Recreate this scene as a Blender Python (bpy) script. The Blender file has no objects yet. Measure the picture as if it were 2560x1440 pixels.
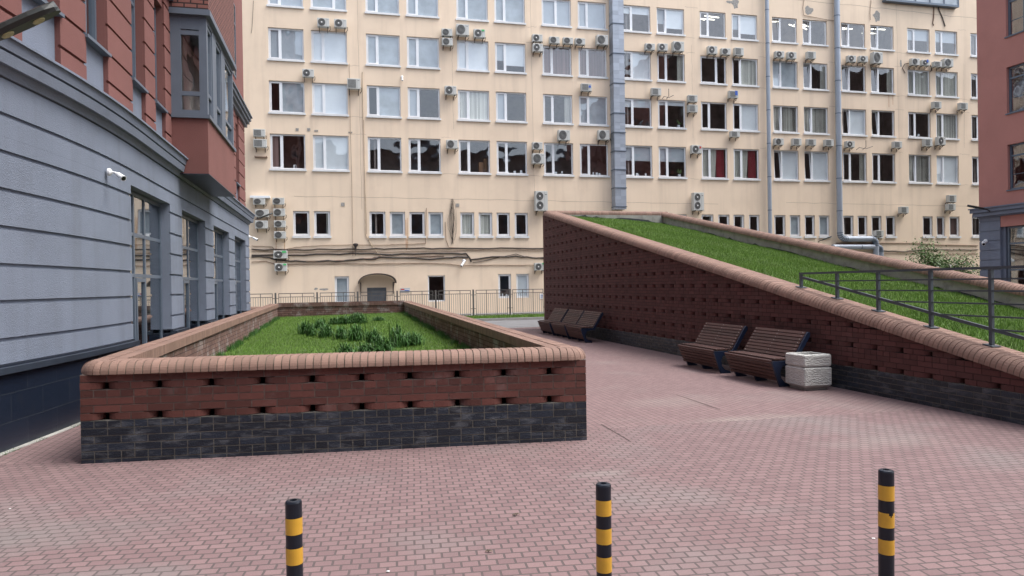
import bpy, math, random
from mathutils import Vector, Matrix
random.seed(7)
sc = bpy.context.scene
R = math.radians
# ------------------------------------------------------------ camera
FPX, CX, CY, EYE = 1780.0, 1280.0, 720.0, 1.7
YAW, PIT, ROL = R(13.5), R(-0.26), R(0.9)
FW = Vector((math.sin(YAW)*math.cos(PIT), math.cos(YAW)*math.cos(PIT), math.sin(PIT)))
_r0 = Vector((math.cos(YAW), -math.sin(YAW), 0)); _u0 = _r0.cross(FW)
RT = _r0*math.cos(ROL) - _u0*math.sin(ROL)
UP = _u0*math.cos(ROL) + _r0*math.sin(ROL)
O = Vector((0, 0, EYE))
cam = bpy.data.cameras.new("camera"); camo = bpy.data.objects.new("camera", cam)
sc.collection.objects.link(camo)
cam.sensor_width = 36; cam.lens = FPX/2560*36; cam.clip_start = .05; cam.clip_end = 1000
m3 = Matrix((RT, UP, -FW)).transposed()
camo.matrix_world = Matrix.Translation(O) @ m3.to_4x4()
sc.camera = camo
# ------------------------------------------------------------ world, sun, exposure
SUN_EL, SUN_AZ = R(62), R(112)        # azimuth measured from +Y towards +X
w = bpy.data.worlds.new("World"); sc.world = w; w.use_nodes = True
nt = w.node_tree; nt.nodes.clear()
sky = nt.nodes.new('ShaderNodeTexSky'); sky.sky_type = 'NISHITA'; sky.sun_disc = False
sky.sun_elevation = SUN_EL; sky.sun_rotation = SUN_AZ; sky.dust_density = 3.0; sky.ozone_density = 1.0
hs = nt.nodes.new('ShaderNodeHueSaturation'); hs.inputs['Saturation'].default_value = .5
bg = nt.nodes.new('ShaderNodeBackground'); bg.inputs['Strength'].default_value = .15
wo = nt.nodes.new('ShaderNodeOutputWorld')
nt.links.new(sky.outputs[0], hs.inputs['Color']); nt.links.new(hs.outputs[0], bg.inputs['Color'])
nt.links.new(bg.outputs[0], wo.inputs[0])
sl = bpy.data.lights.new("sun", 'SUN'); sl.energy = 1.1; sl.angle = R(40); sl.color = (1, .97, .93)
so = bpy.data.objects.new("sun", sl); sc.collection.objects.link(so)
sd = Vector((math.sin(SUN_AZ)*math.cos(SUN_EL), math.cos(SUN_AZ)*math.cos(SUN_EL), math.sin(SUN_EL)))
so.rotation_euler = sd.to_track_quat('Z', 'Y').to_euler(); so.location = (0, 0, 60)
sc.view_settings.view_transform = 'Standard'; sc.view_settings.look = 'None'
sc.view_settings.exposure = 1.42; sc.view_settings.gamma = 1
# ------------------------------------------------------------ measuring helpers (photo point -> point on a real plane)
def ray(u, v): return FW + RT*((u-CX)/FPX) + UP*((CY-v)/FPX)
def onP(ax, val, u, v):
    d = ray(u, v); return O + d*((val-O[ax])/d[ax])
def onX(u, v, x): return onP(0, x, u, v)
def onY(u, v, y): return onP(1, y, u, v)
def onZ(u, v, z): return onP(2, z, u, v)
# ------------------------------------------------------------ mesh builder
class MB:
    def __init__(s): s.v = []; s.f = []; s.t = []; s.cur = .5
    def face(s, pts):
        n = len(s.v); s.v += [tuple(p) for p in pts]; s.f.append(tuple(range(n, n+len(pts)))); s.t.append(s.cur)
    def hexa(s, p):      # p: 8 corners, bottom 4 then top 4 (ccw)
        n = len(s.v); s.v += [tuple(q) for q in p]
        for q in ((3,2,1,0),(4,5,6,7),(0,1,5,4),(1,2,6,5),(2,3,7,6),(3,0,4,7)):
            s.f.append(tuple(n+i for i in q)); s.t.append(s.cur)
    def box(s, x0, x1, y0, y1, z0, z1):
        s.hexa([(x0,y0,z0),(x1,y0,z0),(x1,y1,z0),(x0,y1,z0),(x0,y0,z1),(x1,y0,z1),(x1,y1,z1),(x0,y1,z1)])
    def prism(s, a, b):  # two matching loops of points
        n = len(s.v); k = len(a); s.v += [tuple(q) for q in a] + [tuple(q) for q in b]
        s.f.append(tuple(n+i for i in reversed(range(k)))); s.f.append(tuple(n+k+i for i in range(k)))
        for i in range(k):
            j = (i+1) % k; s.f.append((n+i, n+j, n+k+j, n+k+i))
        s.t += [s.cur]*(k+2)
    def tube(s, pts, r, n=8, cap=True):
        pts = [Vector(p) for p in pts]; k0 = len(s.v); m = len(pts)
        up = None
        for i, p in enumerate(pts):
            d = (pts[min(i+1, m-1)] - pts[max(i-1, 0)]).normalized()
            if up is None: up = Vector((0,0,1)) if abs(d.z) < .9 else Vector((0,1,0))
            a = d.cross(up).normalized(); b = a.cross(d).normalized(); up = b
            rr = r[i] if isinstance(r, (list, tuple)) else r
            for j in range(n):
                t = 2*math.pi*j/n; s.v.append(tuple(p + a*(rr*math.cos(t)) + b*(rr*math.sin(t))))
        for i in range(m-1):
            for j in range(n):
                a0 = k0+i*n+j; a1 = k0+i*n+(j+1) % n
                s.f.append((a0, a1, a1+n, a0+n)); s.t.append(s.cur)
        if cap:
            s.f.append(tuple(k0+j for j in reversed(range(n)))); s.t.append(s.cur)
            s.f.append(tuple(k0+(m-1)*n+j for j in range(n))); s.t.append(s.cur)
    def lathe(s, prof, c, ax=(0,0,1), n=20):   # prof [(radius, height)]
        ax = Vector(ax).normalized(); a = ax.cross(Vector((1,0,0)) if abs(ax.x) < .8 else Vector((0,1,0))).normalized(); b = ax.cross(a)
        k0 = len(s.v); c = Vector(c)
        for r_, h in prof:
            for j in range(n):
                t = 2*math.pi*j/n; s.v.append(tuple(c + ax*h + a*(r_*math.cos(t)) + b*(r_*math.sin(t))))
        for i in range(len(prof)-1):
            for j in range(n):
                a0 = k0+i*n+j; a1 = k0+i*n+(j+1) % n
                s.f.append((a0, a1, a1+n, a0+n)); s.t.append(s.cur)
        s.f.append(tuple(k0+j for j in reversed(range(n)))); s.t.append(s.cur)
        s.f.append(tuple(k0+(len(prof)-1)*n+j for j in range(n))); s.t.append(s.cur)
    def build(s, name, mat, parent=None, smooth=False, bevel=0):
        me = bpy.data.meshes.new(name)
        off = Vector((0,0,0))
        if parent is not None:
            q = parent
            while q is not None: off = off + q.location; q = q.parent
        vv = [(x-off.x, y-off.y, z-off.z) for x, y, z in s.v] if off.length > 0 else s.v
        me.from_pydata(vv, [], s.f); me.validate(); me.update()
        if len(me.polygons) == len(s.t):
            at = me.attributes.new("tint", 'FLOAT', 'FACE'); at.data.foreach_set("value", s.t)
        if smooth: me.polygons.foreach_set("use_smooth", [True]*len(me.polygons))
        me.materials.append(mat)
        o = bpy.data.objects.new(name, me); sc.collection.objects.link(o)
        if parent is not None: o.parent = parent
        if bevel:
            b = o.modifiers.new("bevel", 'BEVEL'); b.width = bevel; b.segments = 2; b.limit_method = 'ANGLE'
        return o
def tag(o, label=None, cat=None, group=None, kind=None):
    if label: o['label'] = label
    if cat: o['category'] = cat
    if group: o['group'] = group
    if kind: o['kind'] = kind
    return o
def thing(name, label, cat, loc=(0,0,0), group=None):
    o = bpy.data.objects.new(name, None); sc.collection.objects.link(o); o.location = loc; o.empty_display_size = .1
    return tag(o, label, cat, group)
def copy_tree(o, parent=None):
    c = o.copy(); sc.collection.objects.link(c)
    if parent is not None: c.parent = parent
    for ch in list(o.children): copy_tree(ch, c)
    return c
def struct(name, mb, mat): return tag(mb.build(name, mat), kind='structure')
# ------------------------------------------------------------ materials
def N(t, ty, **kw):
    n = t.nodes.new(ty)
    for k, v in kw.items():
        if k in n.inputs: n.inputs[k].default_value = v
        else: setattr(n, k, v)
    return n
def mixc(t, fac, a, b, mode='MIX'):
    n = t.nodes.new('ShaderNodeMix'); n.data_type = 'RGBA'; n.blend_type = mode
    for sock, val in ((n.inputs['Factor'], fac), (n.inputs['A'], a), (n.inputs['B'], b)):
        if hasattr(val, 'links'): t.links.new(val, sock)
        else: sock.default_value = val if not isinstance(val, tuple) or len(val) == 4 else val+(1,)
    return n.outputs['Result']
def ramp(t, src, a, b):
    n = t.nodes.new('ShaderNodeMapRange'); t.links.new(src, n.inputs[0]); n.inputs[1].default_value = a; n.inputs[2].default_value = b
    return n.outputs[0]
def math_(t, op, a, b=0.0):
    n = t.nodes.new('ShaderNodeMath'); n.operation = op
    for i, val in enumerate((a, b)):
        if hasattr(val, 'links'): t.links.new(val, n.inputs[i])
        else: n.inputs[i].default_value = val
    return n.outputs[0]
def noise(t, scale, detail=4, coord=None, stretch=None, rough=.55):
    if coord is None:
        tc = t.nodes.new('ShaderNodeTexCoord'); coord = tc.outputs['Object']
    if stretch:
        mp = t.nodes.new('ShaderNodeMapping'); mp.inputs['Scale'].default_value = stretch; t.links.new(coord, mp.inputs[0]); coord = mp.outputs[0]
    n = N(t, 'ShaderNodeTexNoise', Scale=scale, Detail=detail, Roughness=rough); t.links.new(coord, n.inputs['Vector'])
    return n.outputs['Fac']
def mat(name, col, rough=.8, var=.12, vs=3.0, bump=0, bs=60, tint=0, metal=0, spec=.4, stain=None, streak=None, col2=None):
    """procedural surface: base colour, soft value variation, optional per-face tint, stains and streaks, bump"""
    m = bpy.data.materials.new(name); m.use_nodes = True; t = m.node_tree; b = t.nodes['Principled BSDF']
    c = tuple(col)+(1,)
    out = mixc(t, ramp(t, noise(t, vs), .3, .7), tuple(x*(1-var) for x in col)+(1,), tuple(min(1, x*(1+var)) for x in col)+(1,))
    if tint:
        at = t.nodes.new('ShaderNodeAttribute'); at.attribute_name = 'tint'
        dark = tuple(x*(1-tint) for x in col)+(1,); lite = tuple(min(1, x*(1+tint)) for x in (col2 or col))+(1,)
        tc_ = mixc(t, at.outputs['Fac'], dark, lite)
        out = mixc(t, .65, out, tc_)
    if stain:    # (colour, scale, lo, hi, strength[, stretch])
        f = ramp(t, noise(t, stain[1], 6, stretch=stain[5] if len(stain) > 5 else None, rough=.65), stain[2], stain[3])
        out = mixc(t, math_(t, 'MULTIPLY', f, stain[4]), out, tuple(stain[0])+(1,))
    if streak:   # vertical streaks: (colour, lo, hi, strength)
        f = ramp(t, noise(t, 1.0, 5, stretch=(2.2, 2.2, .12), rough=.6), streak[1], streak[2])
        out = mixc(t, math_(t, 'MULTIPLY', f, streak[3]), out, tuple(streak[0])+(1,))
    t.links.new(out, b.inputs['Base Color'])
    b.inputs['Roughness'].default_value = rough; b.inputs['Metallic'].default_value = metal
    b.inputs['Specular IOR Level'].default_value = spec
    if bump:
        bn = N(t, 'ShaderNodeBump', Strength=bump, Distance=.01); t.links.new(noise(t, bs, 5), bn.inputs['Height']); t.links.new(bn.outputs[0], b.inputs['Normal'])
    return m
def glass(name, base=.10, tr=(.80,.86,.86), warp=.03, ws=.9):
    m = bpy.data.materials.new(name); m.use_nodes = True; t = m.node_tree; t.nodes.clear()
    out = t.nodes.new('ShaderNodeOutputMaterial'); mx = t.nodes.new('ShaderNodeMixShader')
    g = N(t, 'ShaderNodeBsdfGlossy', Roughness=.02); g.inputs['Color'].default_value = (.95,.97,1,1)
    tr_ = N(t, 'ShaderNodeBsdfTransparent'); tr_.inputs['Color'].default_value = tr+(1,)
    lw = N(t, 'ShaderNodeLayerWeight', Blend=.5); fr5 = math_(t, 'POWER', lw.outputs['Facing'], 4.0)
    bn = N(t, 'ShaderNodeBump', Strength=warp, Distance=1.0); t.links.new(noise(t, ws, 1), bn.inputs['Height'])
    t.links.new(bn.outputs[0], g.inputs['Normal'])
    f = math_(t, 'ADD', math_(t, 'MULTIPLY', fr5, 1.0-base-.03), base+.03); f = math_(t, 'MINIMUM', f, .95)
    t.links.new(f, mx.inputs[0]); t.links.new(tr_.outputs[0], mx.inputs[1]); t.links.new(g.outputs[0], mx.inputs[2])
    t.links.new(mx.outputs[0], out.inputs[0]); return m
def brickmat(name, c1, c2, cm, bw, rh, ms, rot=0, rough=.8, plane='XY', patch=None, bump=.5, var=.2, grime=None, spots=()):
    m = bpy.data.materials.new(name); m.use_nodes = True; t = m.node_tree; b = t.nodes['Principled BSDF']
    tc = t.nodes.new('ShaderNodeTexCoord'); mp = t.nodes.new('ShaderNodeMapping'); mp.inputs['Rotation'].default_value = (0,0,rot)
    src = tc.outputs['Object']
    if plane == 'SZ':
        sp = t.nodes.new('ShaderNodeSeparateXYZ'); cb = t.nodes.new('ShaderNodeCombineXYZ'); t.links.new(src, sp.inputs[0])
        t.links.new(math_(t, 'ADD', sp.outputs['X'], sp.outputs['Y']), cb.inputs['X']); t.links.new(sp.outputs['Z'], cb.inputs['Y']); src = cb.outputs[0]
    elif plane != 'XY':
        sp = t.nodes.new('ShaderNodeSeparateXYZ'); cb = t.nodes.new('ShaderNodeCombineXYZ'); t.links.new(src, sp.inputs[0])
        t.links.new(sp.outputs[plane[0]], cb.inputs['X']); t.links.new(sp.outputs[plane[1]], cb.inputs['Y']); src = cb.outputs[0]
    t.links.new(src, mp.inputs[0])
    br = t.nodes.new('ShaderNodeTexBrick'); br.offset = .5; br.squash = 1
    # a little irregularity in the laying
    wn = N(t, 'ShaderNodeTexNoise', Scale=1.3, Detail=1); t.links.new(mp.outputs[0], wn.inputs['Vector'])
    va = t.nodes.new('ShaderNodeVectorMath'); va.operation = 'MULTIPLY_ADD'; va.inputs[1].default_value = (.02,.02,0)
    t.links.new(wn.outputs['Color'], va.inputs[0]); t.links.new(mp.outputs[0], va.inputs[2])
    t.links.new(va.outputs[0], br.inputs['Vector'])
    for k, v in (('Color1', c1+(1,)), ('Color2', c2+(1,)), ('Mortar', cm+(1,))): br.inputs[k].default_value = v
    for k, v in (('Scale', 1), ('Mortar Size', ms), ('Mortar Smooth', .3), ('Bias', 0), ('Brick Width', bw), ('Row Height', rh)): br.inputs[k].default_value = v
    col = br.outputs['Color']
    if patch:
        f = ramp(t, noise(t, patch[1], 5), patch[2], patch[3]); inv = math_(t, 'SUBTRACT', 1.0, br.outputs['Fac'])
        f2 = math_(t, 'MULTIPLY', math_(t, 'MULTIPLY', f, inv), patch[4]); col = mixc(t, f2, col, patch[0]+(1,))
    if grime:
        f = math_(t, 'MULTIPLY', ramp(t, noise(t, grime[1], 6, rough=.65), grime[2], grime[3]), grime[4]); col = mixc(t, f, col, grime[0]+(1,))
    for (sx, sy, rx, ry, st, sc_) in spots:     # worn or stained areas, ragged ellipses on the ground
        m2 = t.nodes.new('ShaderNodeMapping'); m2.vector_type = 'TEXTURE'; m2.inputs['Location'].default_value = (sx, sy, 0); m2.inputs['Scale'].default_value = (rx, ry, 1)
        t.links.new(tc.outputs['Object'], m2.inputs[0]); ln = t.nodes.new('ShaderNodeVectorMath'); ln.operation = 'LENGTH'; t.links.new(m2.outputs[0], ln.inputs[0])
        dd = math_(t, 'ADD', ln.outputs['Value'], math_(t, 'MULTIPLY', noise(t, 3.5, 5), 1.3))
        f = math_(t, 'MULTIPLY', math_(t, 'SUBTRACT', 1.0, ramp(t, dd, .9, 1.75)), st); inv = math_(t, 'SUBTRACT', 1.0, math_(t, 'MULTIPLY', br.outputs['Fac'], .7))
        col = mixc(t, math_(t, 'MULTIPLY', f, inv), col, sc_+(1,))
    col = mixc(t, ramp(t, noise(t, 90, 3), .3, .7), col, mixc(t, 1.0, col, (1-var,1-var,1-var,1), 'MULTIPLY'))
    t.links.new(col, b.inputs['Base Color']); b.inputs['Roughness'].default_value = rough
    bn = N(t, 'ShaderNodeBump', Strength=bump, Distance=.006); inv = math_(t, 'SUBTRACT', 1.0, br.outputs['Fac'])
    h = math_(t, 'ADD', inv, math_(t, 'MULTIPLY', noise(t, 150, 3), .35)); t.links.new(h, bn.inputs['Height']); t.links.new(bn.outputs[0], b.inputs['Normal'])
    return m
M = {}
M['beige'] = mat('beige plaster', (.76,.62,.475), .9, .06, .35, .25, 40, stain=((.58,.45,.34), .55, .52, .85, .45), streak=((.46,.37,.29), .50, .78, .36))
M['crack'] = mat('dark crack', (.30,.24,.18), .9)
M['peel'] = mat('peeled grey plaster', (.30,.29,.27), .95, .35, 14, .6, 30)
M['white'] = mat('white window plastic', (.74,.77,.80), .35, .04)
M['sill'] = mat('white sill metal', (.66,.68,.69), .5, .08)
M['reveal'] = mat('plaster reveal', (.62,.50,.39), .9, .08)
M['room'] = mat('dim room', (.27,.24,.225), .9, .5, .8)
M['glass'] = glass('window glass', .09, (.95,.97,.97))
M['glass2'] = glass('shop glass', .20, (.70,.76,.76), .006, .5)
M['blind'] = mat('white roller blind', (.66,.71,.75), .7, .04)
M['blindg'] = mat('grey roller blind', (.40,.45,.50), .7, .05)
M['sheer'] = mat('grey sheer blind', (.36,.41,.45), .7, .2, 1.5)
M['vblind'] = mat('pale vertical blind', (.62,.64,.60), .7, .06, tint=.35)
M['bblind'] = mat('brown vertical blind', (.20,.13,.12), .7, .06, tint=.4)
M['curtain'] = mat('pale curtain', (.55,.56,.52), .8, .1, tint=.25)
M['redcur'] = mat('red curtain', (.25,.02,.035), .8, .1, tint=.3)
M['furn'] = mat('wooden furniture', (.22,.12,.06), .6)
M['leafd'] = mat('house plant leaf', (.06,.12,.03), .6)
M['grey'] = mat('grey plaster', (.170,.197,.250), .92, .09, .8, .9, 70, stain=((.115,.125,.15), 1.4, .5, .9, .5), streak=((.10,.11,.13), .5, .8, .45))
M['greyl'] = mat('grey painted metal', (.118,.142,.178), .5, .06)
M['red'] = mat('red plaster', (.190,.080,.070), .92, .08, .9, .6, 90, stain=((.15,.055,.045), 1.2, .5, .9, .5))
M['redr'] = mat('red plaster paled by haze', (.42,.195,.165), .92, .06, .6, .4, 60, stain=((.31,.14,.12), .8, .5, .9, .5))  # left building's red, lightened to paint in haze and sky light
M['frame'] = mat('grey window frame', (.115,.145,.185), .4, .05, metal=.2)
M['plinth'] = brickmat('dark plinth tiles', (.009,.015,.030), (.014,.021,.038), (.035,.042,.052), .62, .31, .004, plane='YZ', rough=.35, bump=.15, grime=((.05,.05,.045), 1.5, .55, .9, .5))
M['ledge'] = mat('dark ledge', (.028,.036,.05), .4, .2, 3)
M['brick'] = mat('red clinker brick', (.112,.039,.030), .75, .18, 18, .4, 120, tint=.45, stain=((.26,.22,.21), 2.6, .55, .82, .5))
M['brickr'] = mat('dark red brick', (.088,.032,.029), .8, .18, 9, .4, 120, tint=.30, stain=((.17,.12,.115), 1.1, .55, .95, .40))
M['brickin'] = mat('weathered inner brick', (.15,.085,.07), .85, .2, 9, .4, 120, tint=.3, stain=((.42,.40,.39), 3.0, .50, .75, .75))
M['black'] = mat('black glazed brick', (.011,.017,.028), .42, .3, 14, .8, 90, tint=.6, spec=.5, stain=((.17,.18,.195), 4.5, .50, .75, .65, (1,1,3)))
M['mortar'] = mat('pale mortar', (.15,.14,.12), .95, .2, 12, .5, 120)
M['mortarm'] = mat('brown mortar', (.135,.108,.094), .95, .2, 12, .5, 120)
M['mortard'] = mat('dirty shaded mortar', (.045,.025,.024), .95, .2, 12, .5, 120)  # dark tone also paints shadow lines into the ramp's brick joints
M['cope'] = mat('bullnose coping brick', (.235,.145,.112), .75, .14, 12, .35, 110, tint=.24, stain=((.14,.115,.09), 3, .55, .85, .5))
M['copej'] = mat('coping joint mortar', (.14,.12,.095), .95, .2, 12, .4, 100, stain=((.40,.38,.35), 5, .6, .8, .6))
M['pave'] = brickmat('red pavers', (.186,.116,.116), (.235,.151,.148), (.098,.074,.071), .112, .086, .0085, rot=R(5.5), rough=.85, patch=((.225,.20,.19), .6, .52, .68, .6), grime=((.15,.10,.10), .35, .5, .8, .45), spots=[(-2.5,5.6,1.5,.45,.6,(.19,.178,.168)),(-3.2,4.7,1.4,.5,.6,(.19,.178,.168)),(-1.6,4.6,.9,.3,.5,(.19,.178,.168)),(5.4,6.3,.9,.35,.4,(.27,.23,.21)),(2.2,6.0,.35,.12,.5,(.28,.24,.22))])
M['pave2'] = brickmat('red pavers laid lengthwise', (.200,.124,.123), (.246,.158,.154), (.112,.085,.081), .112, .086, .008, rot=R(90), rough=.85, patch=((.28,.24,.22), .5, .56, .72, .5), grime=((.15,.10,.098), .3, .5, .8, .4), spots=[(4.9,7.7,1.0,.45,.6,(.31,.265,.235)),(5.6,7.1,1.3,.35,.5,(.31,.265,.235)),(4.6,9.3,.9,.5,.35,(.29,.245,.22))])
M['asph'] = mat('asphalt', (.16,.16,.165), .9, .12, 1.5, .4, 120)
M['side'] = mat('concrete walk', (.22,.215,.205), .9, .12, 1.5, .4, 60)
M['kerb'] = mat('kerb stone', (.30,.295,.28), .9, .12, 5, .3, 60)
M['soil'] = mat('lawn ground', (.055,.095,.018), .95, .35, 5, .6, 30)
M['earth'] = mat('dark soil', (.03,.028,.022), .95, .35, 8, .8, 30)
M['conc'] = mat('weathered concrete', (.34,.335,.31), .9, .2, 3, .6, 30, stain=((.09,.09,.08), 3.5, .5, .8, .7), streak=((.5,.5,.48), .62, .7, .4))
M['felt'] = mat('torn dark roofing felt', (.035,.04,.045), .9, .3, 9, .6, 30)
M['metal'] = mat('grey painted steel', (.075,.09,.105), .45, .12, 6, metal=.3, stain=((.12,.08,.06), 8, .62, .8, .4))
M['fence'] = mat('fence paint', (.14,.13,.125), .5, .1, metal=.2)
M['zinc'] = mat('zinc cladding', (.33,.37,.43), .45, .12, 2.5, metal=.25, tint=.2, streak=((.36,.40,.45), .5, .8, .5))
M['navy'] = mat('navy powder coated steel', (.010,.018,.042), .4, .15)
M['slat'] = mat('dark stained slat', (.075,.036,.030), .55, .25, 6, .3, 40, tint=.3)
M['screw'] = mat('screw head', (.5,.5,.5), .3, metal=.8)
M['acw'] = mat('air conditioner casing', (.50,.51,.49), .5, .10, 2, tint=.1, streak=((.34,.31,.26), .55, .8, .4))
M['acg'] = mat('fan grille', (.13,.135,.13), .5, .2, 5)
M['hub'] = mat('fan hub', (.75,.75,.73), .5)
M['brk'] = mat('bracket steel', (.06,.05,.05), .6, metal=.3)
M['cable'] = mat('dark cable', (.05,.04,.036), .7)
M['cableb'] = mat('brown cable', (.20,.13,.09), .7)
M['cablel'] = mat('pale cable', (.50,.40,.29), .7)
M['wplast'] = mat('white camera plastic', (.78,.79,.80), .35, .03)
M['lens'] = mat('dark lens', (.01,.01,.012), .15)
M['bblk'] = mat('black rubber post', (.007,.010,.017), .35, .2, 8)
M['byel'] = mat('reflective yellow tape', (.56,.31,.035), .32, .12, 9, stain=((.33,.17,.04), 12, .5, .8, .6, (1,1,.2)))
M['cbin'] = mat('rough white concrete', (.50,.50,.475), .9, .10, 8, 1.0, 25, stain=((.42,.41,.38), 9, .5, .8, .4))
M['cbin2'] = mat('smooth concrete base', (.26,.245,.225), .9, .10, 8, .3, 60)
M['lily'] = mat('daylily leaf', (.040,.115,.020), .5, .3, 3, tint=.6)
M['grassb'] = mat('grass blade', (.090,.190,.022), .6, .32, .9, tint=.5, col2=(.14,.25,.035), stain=((.20,.23,.05), 2.0, .52, .85, .4))
M['leaf'] = mat('shrub leaf', (.10,.17,.055), .6, .3, 3, tint=.5)
M['petal'] = mat('white blossom', (.6,.6,.56), .7)
M['bark'] = mat('bark', (.10,.075,.055), .9, .2, 8, .5, 30)
M['poly'] = mat('brown polycarbonate', (.075,.05,.035), .35, .2, 3)
M['gdoor'] = mat('grey steel door', (.12,.135,.155), .5)
M['dkroof'] = mat('roof sheet', (.12,.12,.13), .6)
def emis(name, col, s):
    m = bpy.data.materials.new(name); m.use_nodes = True; b = m.node_tree.nodes['Principled BSDF']
    b.inputs['Base Color'].default_value = (.8,.8,.75,1); b.inputs['Emission Color'].default_value = col+(1,); b.inputs['Emission Strength'].default_value = s; return m
M['tube'] = emis('lit fluorescent tube', (1,.95,.8), 1.3)
def flat(name, col): return mat(name, col, .5, .03)
M['sred'] = flat('sign red', (.5,.06,.05)); M['sblue'] = flat('sign blue', (.05,.12,.45)); M['swhite'] = flat('sign white', (.7,.7,.68)); M['sgreen'] = flat('label green', (.08,.45,.15))

M['court'] = mat('brown brick upper floors', (.115,.075,.065), .9)
M['crackd'] = mat('open paving joint', (.05,.035,.033), .9)
# ============================================================ GROUND
g = MB(); g.box(-60, 90, -40, 90, -1.0, -.16); struct('ground', g, M['asph'])
YB = 7.15
g = MB(); g.face([(-14,-12,0),(26.8,-12,0),(26.8,YB,0),(-14,YB+1.2,0)]); struct('paved_plaza', g, M['pave'])
g = MB(); g.face([(-14,YB+1.2,0),(26.8,YB,0),(26.8,27.3,0),(-14,27.3,0)])
g.face([(-14,27.3,-.15),(-14,27.3,0),(26.8,27.3,0),(26.8,27.3,-.15)]); struct('paved_path', g, M['pave2'])
for (u0, v0, u1, v1) in ((1503,1060,1577,1104),(1690,986,1800,1024)):     # open joints between strips of paving
    a_, b_ = onZ(u0, v0, .003), onZ(u1, v1, .003); g = MB(); g.face([(a_.x-.006,a_.y,.003),(b_.x-.006,b_.y,.003),(b_.x+.006,b_.y,.003),(a_.x+.006,a_.y,.003)]); struct('paving_joint', g, M['crackd'])
g = MB(); g.box(-60, 90, 27.3, 27.42, -.15, .004); struct('path_kerb', g, M['kerb'])
g = MB(); g.box(-60, 90, 27.42, 33.5, -.155, -.02); struct('road', g, M['asph'])
g = MB(); g.box(-60, 90, 33.5, 33.65, -.15, .10); struct('road_kerb', g, M['kerb'])
g = MB(); g.box(-60, 90, 33.65, 36.6, -.15, .09); struct('verge', g, M['soil'])
g = MB(); g.box(-60, 90, 36.6, 42.0, -.15, .03); struct('pavement', g, M['side'])

# ============================================================ BRICKWORK
def brickwall(P, Q, n, courses, z0, red, blk, mors, topf=None, depth=.24, sph=0.0, seed=1, face=.004):
    rnd = random.Random(seed)
    P = Vector((P[0],P[1],0)); Q = Vector((Q[0],Q[1],0)); e = (Q-P); L = e.length; e.normalize(); n = Vector((n[0],n[1],0)).normalized()
    def W(s, d, z):
        if topf: z = min(z, topf(s))
        p = P + e*s + n*d; return (p.x, p.y, z)
    ch, j = .076, .0055
    flip = e.cross(Vector((0,0,1))).dot(n) < 0
    def bx(mb, s0, s1, d0, d1, za, zb):
        if topf and max(topf(s0), topf(s1)) < za+.004: return
        a = [W(s0,d1,za),W(s1,d1,za),W(s1,d0,za),W(s0,d0,za)]; b = [W(s0,d1,zb),W(s1,d1,zb),W(s1,d0,zb),W(s0,d0,zb)]
        if flip: a = a[::-1]; b = b[::-1]
        mb.hexa(a+b)
    def rb(mb, s0, s1, za, zb, r0, r1):       # brick with rounded plan ends
        if topf and max(topf(s0), topf(s1)) < za+.004: return
        pl = [(s0,-.10)]
        k = 5
        if r0: pl += [(s0+.12*(1-math.cos(math.pi/2*i/k)), face-.075*(1-math.sin(math.pi/2*i/k))) for i in range(k+1)]
        else: pl += [(s0, face)]
        if r1: pl += [(s1-.12*(1-math.sin(math.pi/2*i/k)), face-.075*(1-math.cos(math.pi/2*i/k))) for i in range(k+1)]
        else: pl += [(s1, face)]
        pl += [(s1,-.10)]
        a = [W(s,d,za) for s,d in pl]; b = [W(s,d,zb) for s,d in pl]
        if not flip: a = a[::-1]; b = b[::-1]
        mb.prism(a, b)
    z = z0
    for c, (ty, colr) in enumerate(courses):
        mb = red if colr == 'r' else blk; mor = (mors[0] if colr == 'r' else mors[1]) if isinstance(mors, tuple) else mors
        za, zb = z+j, z+ch-j
        if topf and max(topf(0), topf(L)) < za: break
        nseg = max(1, int(L/1.0)) if topf else 1
        if ty == 'O':
            off = .0 + sph
            m0 = int((-off)/.5)-1
            prev = 0
            k = m0
            while True:
                hc = off + k*.5; k += 1
                if hc-.28 > L: break
                s0, s1 = hc+.022, hc+.478
                mid = (s0+s1)/2
                for (a, b, r0, r1) in ((s0, mid-j, 1, 0), (mid+j, s1, 0, 1)):
                    aa, bb = max(a, 0.0), min(b, L)
                    if bb-aa < .03: continue
                    mb.cur = rnd.random(); rb(mb, aa, bb, za, zb, r0 if aa == a else 0, r1 if bb == b else 0)
                aa, bb = max(s0+.11, 0), min(s1-.11, L)
                if bb > aa: bx(mor, aa, bb, -depth, -.001, z, z+ch)
        else:
            nn = max(1, int(L/1.0))
            if topf:
                for q in range(nn): bx(mor, L*q/nn, L*(q+1)/nn, -depth, -.001, z, z+ch)
            else: bx(mor, 0, L, -depth, -.001, z, z+ch)
            pitch = .25 if ty[0] == 'S' else .125
            off = .125 if ty == 'T' or ty == 'S1' else 0
            s = -off
            while s < L:
                a, b = max(s+j, 0.002), min(s+pitch-j, L-.002)
                if b-a > .02:
                    mb.cur = rnd.random(); bx(mb, a, b, -.05, face-rnd.random()*.002, za, zb)
                s += pitch
        z += ch
    return z
def ring(poly, z0, z1, mb):  # closed backing core
    a = [(x, y, z0) for x, y in poly]; b = [(x, y, z1) for x, y in poly]; mb.prism(a, b)

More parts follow.
